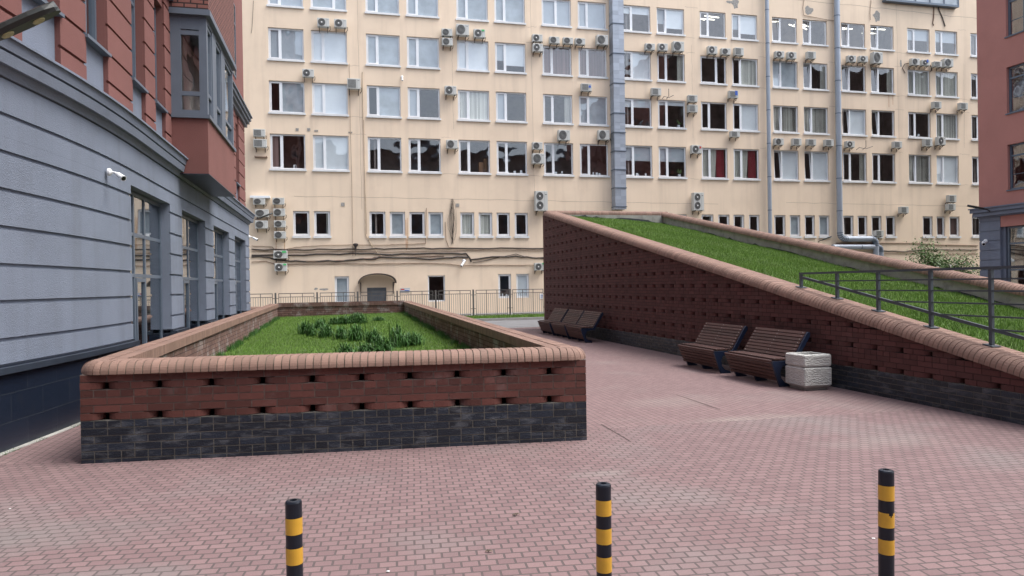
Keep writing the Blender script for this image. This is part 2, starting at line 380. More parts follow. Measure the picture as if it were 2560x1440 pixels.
def coping(P, Q, n, mbb, mbm, wo=.045, wi=.34, th=.125, rad=.115, pitch=.078, both=False, seed=3, inner=True, split=.205):
    """row of bullnose bricks from P to Q (3D, underside at the outer wall face); n = outward horizontal normal"""
    rnd = random.Random(seed)
    P = Vector(P); Q = Vector(Q); e = Q-P; L = e.length; e.normalize(); n = Vector((n[0],n[1],0)).normalized()
    u = Vector((0,0,1)) - e*e.z; u.normalize()
    k = 7
    def prof(g):
        o = wo-g; t = th-g; r = rad
        pts = [(o, g*.5)] + [(o-r+r*math.cos(math.pi/2*i/k), t-r+r*math.sin(math.pi/2*i/k)) for i in range(k+1)]
        if both: pts += [(-wi+g+r-r*math.sin(math.pi/2*i/k), t-r+r*math.cos(math.pi/2*i/k)) for i in range(k+1)] + [(-wi+g, g*.5)]
        else: pts += [(-split if inner else -wi, t), (-split if inner else -wi, g*.5)]
        return pts
    def pr(mb, pts, s0, s1):
        a = [P+e*s0+n*d+u*h for d, h in pts]; b = [P+e*s1+n*d+u*h for d, h in pts]
        if e.cross(u).dot(n) > 0: a, b = b, a
        mb.prism(a, b)
    outer = prof(0); core = prof(.007)
    cnt = max(1, round(L/pitch)); p = L/cnt
    for i in range(cnt):
        mbb.cur = rnd.random(); dz = rnd.uniform(-.0015, .0015)
        pr(mbb, [(a+dz, b+dz) for a, b in outer], i*p+.0052, (i+1)*p-.0052)
        if inner and not both:
            mbb.cur = rnd.random()
            pr(mbb, [(-split-.008, 0), (-split-.008, th-.004), (-wi, th-.004), (-wi, 0)], i*p+.0052, (i+1)*p-.0052)
    pr(mbm, core, 0, L)
    if inner and not both: pr(mbm, [(-split+.002, .004), (-split+.002, th-.012), (-wi+.007, th-.012), (-wi+.007, .004)], 0, L)
def fan(C, a0, a1, z, mbb, mbm, wo=.045, split=.205, th=.125, rad=.115, cnt=6):
    R0 = wo+split; k = 7
    for g, mb, num, gap in ((0, mbb, cnt, .02), (.007, mbm, 1, 0)):
        pts = [(R0-g, g*.5)] + [(R0-g-rad+rad*math.cos(math.pi/2*i/k), th-g-rad+rad*math.sin(math.pi/2*i/k)) for i in range(k+1)] + [(.012, th-g), (.012, g*.5)]
        sub = 1 if num > 1 else 8
        for i in range(num*sub):
            da = (a1-a0)/(num*sub); s = a0+da*i+(gap*da if sub == 1 else 0)*2; e_ = a0+da*(i+1)-(gap*da if sub == 1 else 0)*2
            mb.cur = random.random()
            if sub == 1:   # two slices so the outer edge curves
                for q in range(2):
                    b0 = s+(e_-s)*q/2; b1 = s+(e_-s)*(q+1)/2
                    mb.prism([(C[0]+r*math.cos(b0), C[1]+r*math.sin(b0), z+h) for r, h in pts], [(C[0]+r*math.cos(b1), C[1]+r*math.sin(b1), z+h) for r, h in pts])
            else: mb.prism([(C[0]+r*math.cos(s), C[1]+r*math.sin(s), z+h) for r, h in pts], [(C[0]+r*math.cos(e_), C[1]+r*math.sin(e_), z+h) for r, h in pts])

# ---------- planter in the middle
FL, FR, BR, BL = Vector((-2.52,7.82)), Vector((2.57,7.33)), Vector((2.57,27.0)), Vector((-2.52,27.0))
PL = thing('brick_planter', 'long low brick planter with black base and rounded brick coping around a lawn', 'planter', (0, 17, 0))
red, blk, mo1, mo2 = MB(), MB(), MB(), MB(); mor = (mo1, mo2)
CO = [('H','k'),('S0','k'),('S1','k'),('H','k')]
front = [('S1','k'),('H','k'),('S0','k'),('S1','k'),('S0','k'),('H','k'),('O','r'),('S1','r'),('S0','r'),('H','r'),('O','r'),('S0','r')]
Z0 = -.036
fe = (FR-FL).normalized(); fn = Vector((fe.y, -fe.x))
brickwall(FL, FR, fn, front, Z0, red, blk, mor, sph=.22, seed=5)
sidef = front+[('S1','r'),('S0','r')]; upo = lambda s: ZTT+.15*s/19.5-.001; ZTT = Z0+12*.076
brickwall(FR+Vector((0,.245)), BR, (1,0), sidef, Z0, red, blk, mor, topf=upo, sph=.2, seed=6)
brickwall(FL+Vector((0,.215)), BL, (-1,0), sidef, Z0, red, blk, mor, topf=upo, sph=.2, seed=7)
brickwall(BL, BR, (0,1), sidef, Z0, red, blk, mor, sph=.2, seed=8)
ZT = Z0+12*.076
inn = MB(); innm = MB(); inc = [('S0','r'),('S1','r')]*3
RISE = .15; inc = inc + [('S0','r'),('S1','r')]; up = lambda s: ZT+RISE*(s+.3)/19.5-.001
brickwall(FL+Vector((.30,.30)), BL+Vector((.30,-.3)), (1,0), inc, ZT-.456, inn, inn, innm, topf=up, depth=.03, seed=9)
brickwall(FR+Vector((-.30,.33)), BR+Vector((-.30,-.3)), (-1,0), inc, ZT-.456, inn, inn, innm, topf=up, depth=.03, seed=10)
brickwall(BL+Vector((.3,-.30)), BR+Vector((-.3,-.30)), (0,-1), inc+[('S0','r')], ZT-.456+RISE-.076, inn, inn, innm, depth=.03, seed=11)
# solid core between outer and inner leaf
core = MB()
for x0_, x1_ in ((-2.27,-2.235),(2.285,2.32)): core.hexa([(x0_,8.2,-.03),(x1_,8.2,-.03),(x1_,26.7,-.03),(x0_,26.7,-.03),(x0_,8.2,ZT-.002),(x1_,8.2,ZT-.002),(x1_,26.7,ZT+RISE-.01),(x0_,26.7,ZT+RISE-.01)])
core.box(-2.2, 2.2, 26.72, 26.75, -.03, ZT+RISE-.01)
a = FL-fn*.25+fe*.02; b = FR-fn*.25-fe*.02; c = FR-fn*.30-fe*.02; d = FL-fn*.30+fe*.02; ring([tuple(a), tuple(b), tuple(c), tuple(d)], -.03, ZT-.002, core)
red.build('brick_facing', M['brick'], PL); blk.build('black_brick_base', M['black'], PL); mo1.build('mortar', M['mortarm'], PL); mo2.build('mortar', M['mortar'], PL)
inn.build('inner_brick_face', M['brickin'], PL); innm.build('inner_mortar', M['mortard'], PL); core.build('brick_core', M['mortard'], PL)
cb, cm = MB(), MB()
V3 = lambda p, z: (p[0], p[1], z)
CL = FL + fe*.205 - fn*.205; CR = FR - fe*.205 - fn*.205
coping(V3(FL+fe*.205, ZT), V3(FR-fe*.205, ZT), fn, cb, cm, seed=21)
CLs, CRs = CL, CR
fan(tuple(CR), math.atan2(fn.y, fn.x), 0, ZT, cb, cm, cnt=5); fan(tuple(CL), math.atan2(fn.y, fn.x), -math.pi, ZT, cb, cm, cnt=5)
coping((FR.x, CR.y, ZT), (BR.x, BR.y-.34, ZT+RISE), (1,0), cb, cm, seed=22); coping((FL.x, CL.y, ZT), (BL.x, BL.y-.34, ZT+RISE), (-1,0), cb, cm, seed=23)
cb2 = MB(); coping((BL.x, BL.y, ZT+RISE), (BR.x, BR.y, ZT+RISE), (0,1), cb2, cm, seed=24, wi=.335); cb2.build('back_coping_brick', M['brickin'], PL)
cb.build('coping_brick', M['cope'], PL); cm.build('coping_joint', M['copej'], PL)
def plz(x, y): return .45 + .015*(x+2.1) + .0145*(y-12)
g = MB()
for i in range(12):
    for j in range(20):
        xs = [-2.19+4.43*i/12, -2.19+4.43*(i+1)/12]; ys = [8.0+18.7*j/20, 8.0+18.7*(j+1)/20]
        if j == 0: continue
        g.face([(xs[0],ys[0],plz(xs[0],ys[0])),(xs[1],ys[0],plz(xs[1],ys[0])),(xs[1],ys[1],plz(xs[1],ys[1])),(xs[0],ys[1],plz(xs[0],ys[1]))])
tag(g.build('planter_lawn_ground', M['soil']), kind='structure')

# ---------- sloping grass ramp
XR, XF, YN, YE = 7.58, 12.35, 3.2, 26.1
def rtop(y): return .79 + .1935*(y-6.91)
RP = thing('green_roof_ramp', 'big wedge shaped brick structure with a sloping lawn on top', 'ramp building', (10, 15, 0))
red, blk, mo1, mo2 = MB(), MB(), MB(), MB(); mor = (mo1, mo2)
co = [('S0','k'),('S1','k')]*2+[('S0','k')] + [('O','r'),('S1','r'),('S0','r'),('H','r')]*14
topf = lambda s: rtop(YE-s)-.165
brickwall((XR, YE), (XR, YN), (-1,0), co, -.02, red, blk, mor, topf=topf, sph=.18, seed=31, face=.005)
red.build('brick_facing', M['brickr'], RP); blk.build('black_brick_base', M['black'], RP); mo1.build('mortar', M['mortard'], RP); mo2.build('mortar', M['mortar'], RP)
core = MB()     # solid body under the lawn
lo = lambda y: rtop(y)-.17
core.hexa([(XR+.245,YN,-.05),(XR+.36,YN,-.05),(XR+.36,YE,-.05),(XR+.245,YE,-.05),(XR+.245,YN,lo(YN)-.01),(XR+.36,YN,lo(YN)-.01),(XR+.36,YE,lo(YE)),(XR+.245,YE,lo(YE))])
core.box(XR+.002, XF+.25, YE-.001, YE+.24, -.05, lo(YE))
core.build('brick_back_wall', M['brickr'], RP)
pc = MB()
pc.hexa([(XF-.0,YN,-.05),(XF+.26,YN,-.05),(XF+.26,YE,-.05),(XF,YE,-.05),(XF,YN,lo(YN)+.0),(XF+.26,YN,lo(YN)),(XF+.26,YE,lo(YE)),(XF,YE,lo(YE))])
pc.box(XR+.37, XF-.002, YE-.26, YE-.002, .5, lo(YE)-.001)
pc.build('concrete_parapet', M['conc'], RP)
cb, cm = MB(), MB()
coping((XR, YN, lo(YN)), (XR, YE, lo(YE)), (-1,0), cb, cm, seed=41, th=.165, rad=.15, wo=.05, wi=.42, split=.24)
coping((XF+.30, YN, lo(YN)), (XF+.30, YE, lo(YE)), (1,0), cb, cm, seed=42, th=.165, rad=.15, wo=.05, wi=.36, both=True)
coping((XR+.02, YE+.2, lo(YE)), (XF+.26, YE+.2, lo(YE)), (0,1), cb, cm, seed=43, th=.165, rad=.13, wo=.05, wi=.44, both=True)
cb.build('coping_brick', M['cope'], RP); cm.build('coping_joint', M['copej'], RP)
def rgz(x, y):
    q = max(0, min(1, (x-7.9)/4.4)); drop = .43
    return rtop(y) - (.13*(1-q) + drop*q) - .015*math.sin(x*2.1+y*1.3)
g = MB()
for i in range(16):
    for j in range(60):
        x0, x1 = XR+.36+4.42*i/16, XR+.36+4.42*(i+1)/16; y0, y1 = YN+(YE-.2-YN)*j/60, YN+(YE-.2-YN)*(j+1)/60
        g.face([(x0,y0,rgz(x0,y0)),(x1,y0,rgz(x1,y0)),(x1,y1,rgz(x1,y1)),(x0,y1,rgz(x0,y1))])
g.build('lawn_ground', M['soil'], RP, smooth=True)
# torn felt strip where lawn meets the parapet
g = MB(); rnd = random.Random(4)
y = YN; h0 = .05
while y < YE-.3:
    L_ = rnd.uniform(.04, .35); h1 = max(.0, min(.13 if y > 19 else .05, h0+rnd.uniform(-.05, .045)*(1 if y < 19 else 1.7)))
    za, zb = rgz(XF, y), rgz(XF, y+L_)
    g.hexa([(XF-.03,y,za-.1),(XF-.002,y,za-.1),(XF-.002,y+L_,zb-.1),(XF-.03,y+L_,zb-.1),(XF-.012,y,za+h0),(XF-.002,y,za+h0),(XF-.002,y+L_,zb+h1),(XF-.012,y+L_,zb+h1)]); y += L_; h0 = h1
x = XR+.5; h0 = .08
while x < XF-.1:
    L_ = rnd.uniform(.05, .3); h1 = max(0, min(.11, h0+rnd.uniform(-.08, .07))); yy = YE-.262; z0_, z1_ = rgz(x, YE-.3), rgz(x+L_, YE-.3)
    g.hexa([(x,yy-.03,z0_-.1),(x+L_,yy-.03,z1_-.1),(x+L_,yy,z1_-.1),(x,yy,z0_-.1),(x,yy-.012,z0_+h0),(x+L_,yy-.012,z1_+h1),(x+L_,yy,z1_+h1),(x,yy,z0_+h0)]); x += L_; h0 = h1
g.build('torn_felt_edge', M['felt'], RP)

# ---------- grass blades (uncountable: stuff)
def blades(name, label, pts_fn, count, hmin, hmax, wd, seed, matn='grassb'):
    rnd = random.Random(seed); mb = MB()
    for _ in range(count):
        p = pts_fn(rnd)
        if p is None: continue
        x, y, z = p; h = rnd.uniform(hmin, hmax); a = rnd.uniform(0, 6.283); l = rnd.uniform(0, .8)*h; b = rnd.uniform(0, 6.283)
        dx, dy = math.cos(a)*wd, math.sin(a)*wd; ex, ey = math.cos(b)*l, math.sin(b)*l
        k = len(mb.v); mb.v += [(x-dx,y-dy,z-.01),(x+dx,y+dy,z-.01),(x+ex,y+ey,z+h)]; mb.f.append((k,k+1,k+2)); mb.t.append(rnd.random())
    o = mb.build(name, M[matn]); tag(o, label, 'grass', kind='stuff'); return o
def clump(x, y): return .5+.5*math.sin(x*3.1+math.sin(y*2.3))*math.sin(y*2.7+math.sin(x*1.9))
def f_pl(r):
    x = r.uniform(-2.17, 2.22); y = 8.6+18.1*(r.random()**1.35)
    return (x, y, plz(x, y))
def f_rp(r):
    x = r.uniform(XR+.40, XF-.02); y = 5.2+(YE-.3-5.2)*(r.random()**1.25)
    return (x, y, rgz(x, y))
blades('lawn_grass', 'short green grass filling the low brick planter', f_pl, 110000, .022, .06, .0042, 51)
blades('lawn_grass', 'bright green grass covering the sloping ramp roof', f_rp, 170000, .025, .075, .005, 52)
def f_ed(r):
    y = 8.6+18*r.random()**1.2; x = (-2.17+r.random()**3*.12) if r.random() < .5 else (2.22-r.random()**3*.12)
    return (x, y, plz(x, y)) if math.sin(y*2.1)+math.sin(y*5.3+x) > -.3 else None
blades('edge_grass', 'taller dark grass tufts along the inside of the planter walls', f_ed, 9000, .05, .15, .006, 57, 'lily')
blades('verge_grass', 'narrow strip of rough grass below the far fence', lambda r: (r.uniform(-4, 12), r.uniform(33.7, 36.5), .09), 26000, .03, .12, .01, 53)

# ---------- daylily clumps
def lily(x, y, hh, ww, seed, label):
    hh *= 1.15; rnd = random.Random(seed); mb = MB(); z = plz(x, y)
    for i in range(240):
        a = rnd.uniform(0, 6.283); sp = rnd.uniform(.3, 1.0)*ww; h = hh*rnd.uniform(.45, 1.15)*(1.05-.35*sp/ww)
        bx_, by_ = x+rnd.gauss(0, .07*ww/.3), y+rnd.gauss(0, .07*ww/.3); wdt = rnd.uniform(.005, .010)
        c, s = math.cos(a), math.sin(a); px, py = -s, c; mb.cur = rnd.random(); prev = None
        for q in range(6):
            t = q/5; r_ = sp*(t**1.6); zz = z + h*(2.1*t-1.65*t*t*(.52+.62*sp/ww)); wq = wdt*(1-t**2.2)+.0008
            cur = ((bx_+c*r_-px*wq, by_+s*r_-py*wq, zz), (bx_+c*r_+px*wq, by_+s*r_+py*wq, zz))
            if prev: mb.face([prev[0], prev[1], cur[1], cur[0]])
            prev = cur
    o = mb.build('daylily_clump', M['lily']); tag(o, label, 'plant', 'daylily clumps on the planter lawn')
LIL = [(735,1235,150,150,'dark daylily clump at the left end of the group'),(800,1258,125,110,'upright daylily clump just right of the leftmost one'),(900,1165,110,150,'daylily clump behind the second and third from the left'),
 (960,1270,150,190,'daylily clump spreading wide, third from the left in the front line'),(1140,1290,140,150,'small daylily clump right of the wide third one'),(1300,1312,175,190,'tall daylily clump in the middle of the group'),
 (1500,1335,160,180,'daylily clump between the tall middle one and the biggest one'),(1775,1385,230,200,'biggest daylily clump, left half of the pair at the right end'),(1950,1365,150,240,'daylily clump leaning to the right, rightmost of all'),
 (1165,1110,95,150,'daylily clump in the back row near the middle'),(1055,1112,80,130,'low daylily clump in the back row, left of the middle'),(1255,1100,80,120,'low daylily clump in the back row, right of the middle'),
 (1350,1098,110,150,'bushy daylily clump toward the back right'),(1310,1035,70,150,'farthest daylily clump, near the back wall of the planter'),(1562,1062,50,120,'tiny lone daylily clump off to the right at the back'),
 (1190,1500,150,200,'daylily clump half hidden by the front coping, left one'),(1420,1480,150,220,'daylily clump half hidden by the front coping, middle one'),(1610,1465,190,220,'daylily clump half hidden by the front coping, right one')]
for i, (a, b, h, ww, lb) in enumerate(LIL):
    u, v = 600+a/4.5, 560+b/4.5
    p = onZ(u, v, .5); z = plz(p.x, p.y); p = onZ(u, v, z); dpt = (p-O).dot(FW)
    lily(p.x, p.y, h/4.5*dpt/FPX*1.12, ww/4.5*dpt/FPX*.82, 60+i, lb)

# ---------- little brick planter end beyond the left building
SP = thing('brick_planter', 'low brick planter end with rounded coping beside the corner of the grey building', 'planter', (-3.3, 28, 0))
red, blk, mor, cb, cm = MB(), MB(), MB(), MB(), MB()
brickwall((-4.6, 27.75), (-2.9, 27.75), (0,-1), [('S0','r'),('S1','r')]*6, 0, red, blk, mor, seed=71)
brickwall((-2.9, 27.75), (-2.9, 29.5), (1,0), [('S0','r'),('S1','r')]*6, 0, red, blk, mor, seed=72)
coping((-4.6, 27.75, .912), (-2.9, 27.75, .912), (0,-1), cb, cm, seed=73, both=True, wi=.38)
red.build('brick_facing', M['brickr'], SP); mor.build('mortar', M['mortard'], SP); cb.build('coping_brick', M['cope'], SP); cm.build('coping_joint', M['copej'], SP)
# ============================================================ LEFT BUILDING (curves away near the camera)
XL = -3.25
SB = 13.0
_pts = [(SB, Vector((XL, SB)), 0.0)]
while _pts[-1][0] > 1.0:
    s, p, th = _pts[-1]; s2 = s-.1
    q_ = min(1, max(0, (SB-s2)/3.6)); th = R(7.5)*q_**1.35 + R(16)*min(1, max(0, (7.6-s2)/3.5))
    _pts.append((s2, p - Vector((math.sin(th), math.cos(th)))*.1, th))
def PT(s, d, z):
    if s >= SB: return (XL+d, s, z)
    k = min(int((SB-s)/.1), len(_pts)-2); f = (SB-s)/.1-k
    p = _pts[k][1].lerp(_pts[k+1][1], f); th = _pts[k][2]*(1-f)+_pts[k+1][2]*f
    return (p.x+math.cos(th)*d, p.y-math.sin(th)*d, z)
def pbox(mb, s0, s1, d0, d1, z0, z1, dtop=None):
    cuts = [s0]
    if s0 < SB:
        c = math.floor(s0/.2)*.2+.2
        while c < min(s1, SB)-.01:
            if c > s0+.01: cuts.append(c)
            c += .2
    cuts.append(s1); d2 = d1 if dtop is None else dtop
    L0 = [[PT(s,d0,z0),PT(s,d1,z0),PT(s,d2,z1),PT(s,d0,z1)] for s in cuts]
    n = len(mb.v)
    for l in L0: mb.v += l
    for i in range(len(cuts)-1):
        for q in range(4):
            a = n+i*4+q; b = n+i*4+(q+1) % 4; mb.f.append((a, b, b+4, a+4)); mb.t.append(mb.cur)
    mb.f.append((n+3,n+2,n+1,n)); m_ = n+(len(cuts)-1)*4; mb.f.append((m_,m_+1,m_+2,m_+3)); mb.t += [mb.cur]*2
SE = 27.7     # far end of the building
LB = thing('brick_and_plaster_building', 'near building with grey banded ground floor, red upper floors and a projecting bay window', 'building', (-6, 15, 0))
OPN = [(12.53,15.21),(16.3,18.95),(20.15,22.8),(24.0,26.6)]
piers = [(2.0,12.53),(15.21,16.3),(18.95,20.15),(22.8,24.0),(26.6,SE)]
g, pl = MB(), MB()
for a, b in piers:
    pbox(g, a, b, -.5, -.028, .86, 3.4)
    pbox(pl, a, b, -.5, .035, -.1, .83); lg = MB(); pbox(lg, a, b+.02, -.3, .095, .832, .9); lg.build('plinth_ledge', M['ledge'], LB)
    pbox(pl, a, b, -.5, .02, .901, .93)
for a, b in OPN: pbox(pl, a+.002, b-.002, -.5, -.1, -.1, .18)
pbox(g, 2.0, SE, -.5, -.028, 3.402, 4.3)
edges = [.932, 1.19, 1.6, 2.0, 2.41, 2.82, 3.23, 3.64, 4.05]
for i in range(len(edges)-1):
    z0, z1 = edges[i]+.022, edges[i+1]-.022
    if i == 0: z0 = .932
    if z1 < 3.4:
        for a, b in piers: pbox(g, a+.0, b, -.027, 0, z0, z1)
    elif z0 < 3.4:
        for a, b in piers: pbox(g, a, b, -.027, 0, z0, 3.398)
        pbox(g, 2.0, SE, -.027, 0, 3.399, z1)
    else: pbox(g, 2.0, SE, -.027, 0, z0, z1)
g.build('banded_wall', M['grey'], LB); pl.build('dark_plinth', M['plinth'], LB)
cn = MB()
for (d, dt, z0, z1) in ((.02,.06,4.05,4.14),(.12,.145,4.141,4.26),(.10,.10,4.261,4.285),(.155,.18,4.286,4.40),(.21,.21,4.401,4.43)):
    pbox(cn, 2.0, SE+.22*(d > .1), -.3, d, z0, z1, dt)
cn.build('cornice', M['grey'], LB)
# storefront windows
def storefront(parent, a, b, z0, z1, d, tr=(1.96, 2.66)):
    fr, gl = MB(), MB(); w_ = b-a; t = .06
    ms = [a, a+w_*.30, a+w_*.56, b]
    pbox(fr, a, a+t, d-.08, d, z0, z1); pbox(fr, b-t, b, d-.08, d, z0, z1); pbox(fr, a+t, b-t, d-.08, d, z1-t, z1); pbox(fr, a+t, b-t, d-.08, d, z0, z0+t)
    for m_ in ms[1:3]: pbox(fr, m_-.035, m_+.035, d-.08, d-.002, z0+t, z1-t)
    for z in tr:
        for q in range(3): pbox(fr, ms[q]+(t if q == 0 else .035), ms[q+1]-(t if q == 2 else .035), d-.08, d-.004, z-.03, z+.03)
    pbox(gl, a+t, b-t, d-.024, d-.02, z0+t, z1-t)
    f = fr.build('shop_window', M['frame'], parent); gl.build('pane', M['glass2'], f)
    dr = MB(); x0, x1 = ms[1]+.04, ms[2]-.04; zt = tr[0]-.04
    for q in (x0, x1-.07): pbox(dr, q, q+.07, d-.06, d+.012, z0+t, zt)
    pbox(dr, x0+.07, x1-.07, d-.06, d+.012, zt-.07, zt); pbox(dr, x0+.07, x1-.07, d-.06, d+.012, z0+t, z0+.2)
    dd = dr.build('glazed_door', M['frame'], f)
for a, b in OPN: storefront(LB, a, b, .182, 3.39, -.17)
rm = MB()
for a, b in OPN:
    pbox(rm, a-.4, b+.4, -2.2, -2.1, 0, 3.5); pbox(rm, a-.4, b+.4, -2.1, -.55, 3.5, 3.55); pbox(rm, a-.4, b+.4, -2.1, -.55, .0, .05)
    pbox(rm, a-.4, a-.35, -2.1, -.51, .05, 3.5); pbox(rm, b+.35, b+.4, -2.1, -.51, .05, 3.5)
rm.build('dim_interior', M['room'], LB)
# upper floors
BAYS = [(7.5,8.4,0),(9.37,10.26,0),(11.04,11.88,0),(13.13,13.95,0),(14.67,15.45,0),(23.95,24.6,0),(25.35,26.1,0)]
UP0, UP1 = 4.432, 7.66
r_, pn, sil, w2 = MB(), MB(), MB(), MB()
prev = 2.0; upiers = []
for a, b, _ in BAYS: upiers.append((prev, a)); prev = b
upiers.append((prev, SE))
for a, b in upiers:
    pbox(r_, a, b, -.6, -.135, UP0, UP1)
    z = UP0
    for zt in (4.86, 5.29, 5.72, 6.15, 6.58, 7.01, 7.44, UP1+.022):
        pbox(r_, a, b, -.134, -.10, z+(.0 if z == UP0 else .022), zt-.022); z = zt
for a, b, _ in BAYS:
    pn, sil = MB(), MB(); pbox(pn, a, b, -.6, -.17, UP0, 5.24); pbox(sil, a-.04, b+.04, -.3, -.06, 5.241, 5.285); pn.build('grey_panel', M['grey'], LB)
    pbox(r_, a, b, -.6, -.136, 7.35, UP1)
    fr, gl = MB(), MB(); t = .06; z0, z1, d = 5.286, 7.349, -.25
    for q in (a, (a+b)/2-t/2, b-t): pbox(fr, q, q+t, d-.08, d, z0, z1)
    for q0, q1 in ((a+t, (a+b)/2-t/2), ((a+b)/2+t/2, b-t)):
        for z in (z0, z1-t, 6.75): pbox(fr, q0, q1, d-.08, d-.003, z, z+t)
    pbox(gl, a+t, b-t, d-.05, d-.045, z0, z1)
    f = fr.build('window', M['frame'], LB); gl.build('pane', M['glass'], f); sil.build('sill', M['greyl'], f)
pbox(r_, 2.0, SE, -.6, -.11, 8.05, 22.0)
r_.build('red_wall', M['red'], LB); 
cn = MB()
for s0, s1 in ((2.0, 15.955), (19.75, SE+.2)):
    for (d, z0, z1) in ((-.02,7.662,7.78),(.06,7.781,7.86),(.05,7.861,7.88),(.12,7.881,8.0),(.17,8.001,8.049)): pbox(cn, s0, s1, -.4, d, z0, z1)
cn.build('upper_cornice', M['greyl'], LB)
rm = MB(); pbox(rm, 5.0, SE-.1, -2.2, -2.1, 4.3, 22); pbox(rm, 5.0, SE-.1, -2.1, -.61, 7.7, 7.75); rm.build('dim_interior_upper', M['room'], LB)
# dark windows in the top storey of the far part
for (a, b, z0, z1) in ((23.9, 25.7, 8.9, 11.3), (23.9, 25.7, 12.3, 14.7)):
    fr, gl = MB(), MB()
    pbox(fr, a, b, -.105, -.09, z0-.08, z0); 
    for q in (a, (a+b)/2, b-.06): pbox(fr, q, q+.06, -.109, -.085, z0, z1)
    for z in (z1-.06, z1-.7): pbox(fr, a+.06, (a+b)/2, -.109, -.087, z, z+.06); pbox(fr, (a+b)/2+.06, b-.06, -.109, -.087, z, z+.06)
    pbox(gl, a+.06, b-.06, -.109, -.1, z0+.002, z1-.002)
    f = fr.build('window', M['frame'], LB); gl.build('pane', M['lens'], f)
# oriel
OY0, OY1, OX = 15.96, 19.7, XL+.60
w_, fr, gl, bk = MB(), MB(), MB(), MB()
w_.box(XL-.2, OX, OY0, OY1, 4.12, 5.27)
w_.build('bay_base', M['red'], LB)
b_ = MB(); b_.box(XL-.1, OX+.012, OY0-.012, OY1+.012, 4.10, 4.119); b_.build('bay_soffit', M['ledge'], LB)
fr.box(XL-.1, OX+.05, OY0-.05, OY1+.05, 5.271, 5.35); fr.box(XL-.1, OX+.09, OY0-.09, OY1+.09, 7.40, 7.52)
fr.box(XL-.1, OX-.0, OY0, OY0+.06, 7.30, 7.399); fr.box(OX-.06, OX-.001, OY0+.061, OY1, 7.30, 7.399)
def bar(x0,x1,y0,y1,z0,z1): fr.box(x0,x1,y0,y1,z0,z1)
bar(XL-.1, XL+.10, OY0, OY0+.08, 5.351, 7.299); bar(OX-.15, OX, OY0, OY0+.15, 5.351, 7.299)
for z in (5.351, 5.74, 7.0): bar(XL+.10, OX-.15, OY0+.002, OY0+.06, z, z+.09)
bar(XL+.10, OX-.15, OY0+.004, OY0+.05, 7.12, 7.30)
ys = [OY0+.15, 16.65, 17.15, 17.85, 18.4, OY1-.12]
for i in range(0, 6, 2):
    y0, y1 = ys[i], ys[i+1]
    if i: bar(OX-.12, OX, ys[i-1], y0, 5.351, 7.299)
    bar(OX-.09, OX-.02, y0, y0+.05, 5.352, 7.298); bar(OX-.09, OX-.02, y1-.05, y1, 5.352, 7.298)
    for z in (5.352, 5.8, 7.22): bar(OX-.09, OX-.022, y0+.05, y1-.05, z, z+.07)
bar(OX-.12, OX, ys[5], OY1, 5.351, 7.299); bar(XL-.1, OX-.121, OY1-.06, OY1, 5.351, 7.299)
gl.box(OX-.06, OX-.055, OY0+.15, OY1-.12, 5.36, 7.29); gl.box(XL+.1, OX-.15, OY0+.03, OY0+.035, 5.36, 7.12)
f = fr.build('bay_window', M['greyl'], LB); gl.build('pane', M['glass'], f)
bi = MB(); bi.box(XL-.09, XL-.05, OY0+.1, OY1-.1, 5.36, 7.29); bi.build('dim_bay_interior', M['room'], LB)
bk.box(XL-.15, OX+.05, OY0-.03, OY1+.05, 7.521, 22.0)
M['tilebrick'] = brickmat('red facing brick strips', (.20,.078,.062), (.25,.098,.078), (.03,.013,.012), .25, .09, .016, plane='SZ', bump=.6)
bk.build('brick_cladding', M['tilebrick'], LB)
# low dark eave above the far cladding edge
rf = MB(); rf.box(-12, XL-.02, 3, SE, 22.0, 22.4); rf.build('roof', M['dkroof'], LB)
bd = MB(); bd.box(-12, XL-.61, 7.0, SE-.003, 8.1, 21.9); bd.box(-12, XL-2.3, 7.0, SE-.003, 0, 8.1); bd.box(-12, XL-.62, SE-.25, SE-.004, 0, 8.1); bd.build('building_body', M['red'], LB)

# ---------- right building
XB, YC = 26.85, 25.2
RB = thing('brick_and_plaster_building', 'distant red and grey building at the right edge behind the ramp', 'building', (30, 20, 0))
g, r_, cn = MB(), MB(), MB()
for i, z in enumerate([0,.38,.79,1.2,1.61,2.02,2.43,2.84,3.25,3.66,4.07]):
    g.box(XB, XB+.6, 24.2, YC, z+.022, min(z+.41-.022, 4.25))
g.box(XB+.03, XB+.6, 24.203, YC-.003, 0, 4.25); g.box(XB+.12, XB+.6, 24.06, 24.2, 0, 3.8)
g.build('banded_pier', M['grey'], RB)
r_.box(XB+.02, XB+.6, 5, 24.2, 3.8, 4.25)
ops = []
yy = 23.82
while yy > 8: ops.append((yy-2.2, yy)); yy -= 3.9
zr = [(5.29,7.15),(8.44,10.34),(11.6,13.5),(14.75,16.65),(17.9,19.8)]
def grid_wall(mb, ops, a0, a1, z0, z1, quad):
    xs = sorted(set([a0, a1]+[o[0] for o in ops]+[o[1] for o in ops])); zs = sorted(set([z0, z1]+[o[2] for o in ops]+[o[3] for o in ops]))
    for i in range(len(xs)-1):
        run = None
        for j in range(len(zs)-1):
            xm, zm = (xs[i]+xs[i+1])/2, (zs[j]+zs[j+1])/2
            hole = any(o[0] < xm < o[1] and o[2] < zm < o[3] for o in ops)
            if hole:
                if run is not None: quad(mb, xs[i], xs[i+1], run, zs[j]); run = None
            elif run is None: run = zs[j]
        if run is not None: quad(mb, xs[i], xs[i+1], run, zs[-1])
gops = [(a, b, z0, z1) for a, b in ops for z0, z1 in zr]
grid_wall(r_, gops, 5, YC, 4.67, 22, lambda mb, a, b, z0, z1: mb.box(XB, XB+.4, a, b, z0, z1))
r_.build('red_wall', M['redr'], RB)
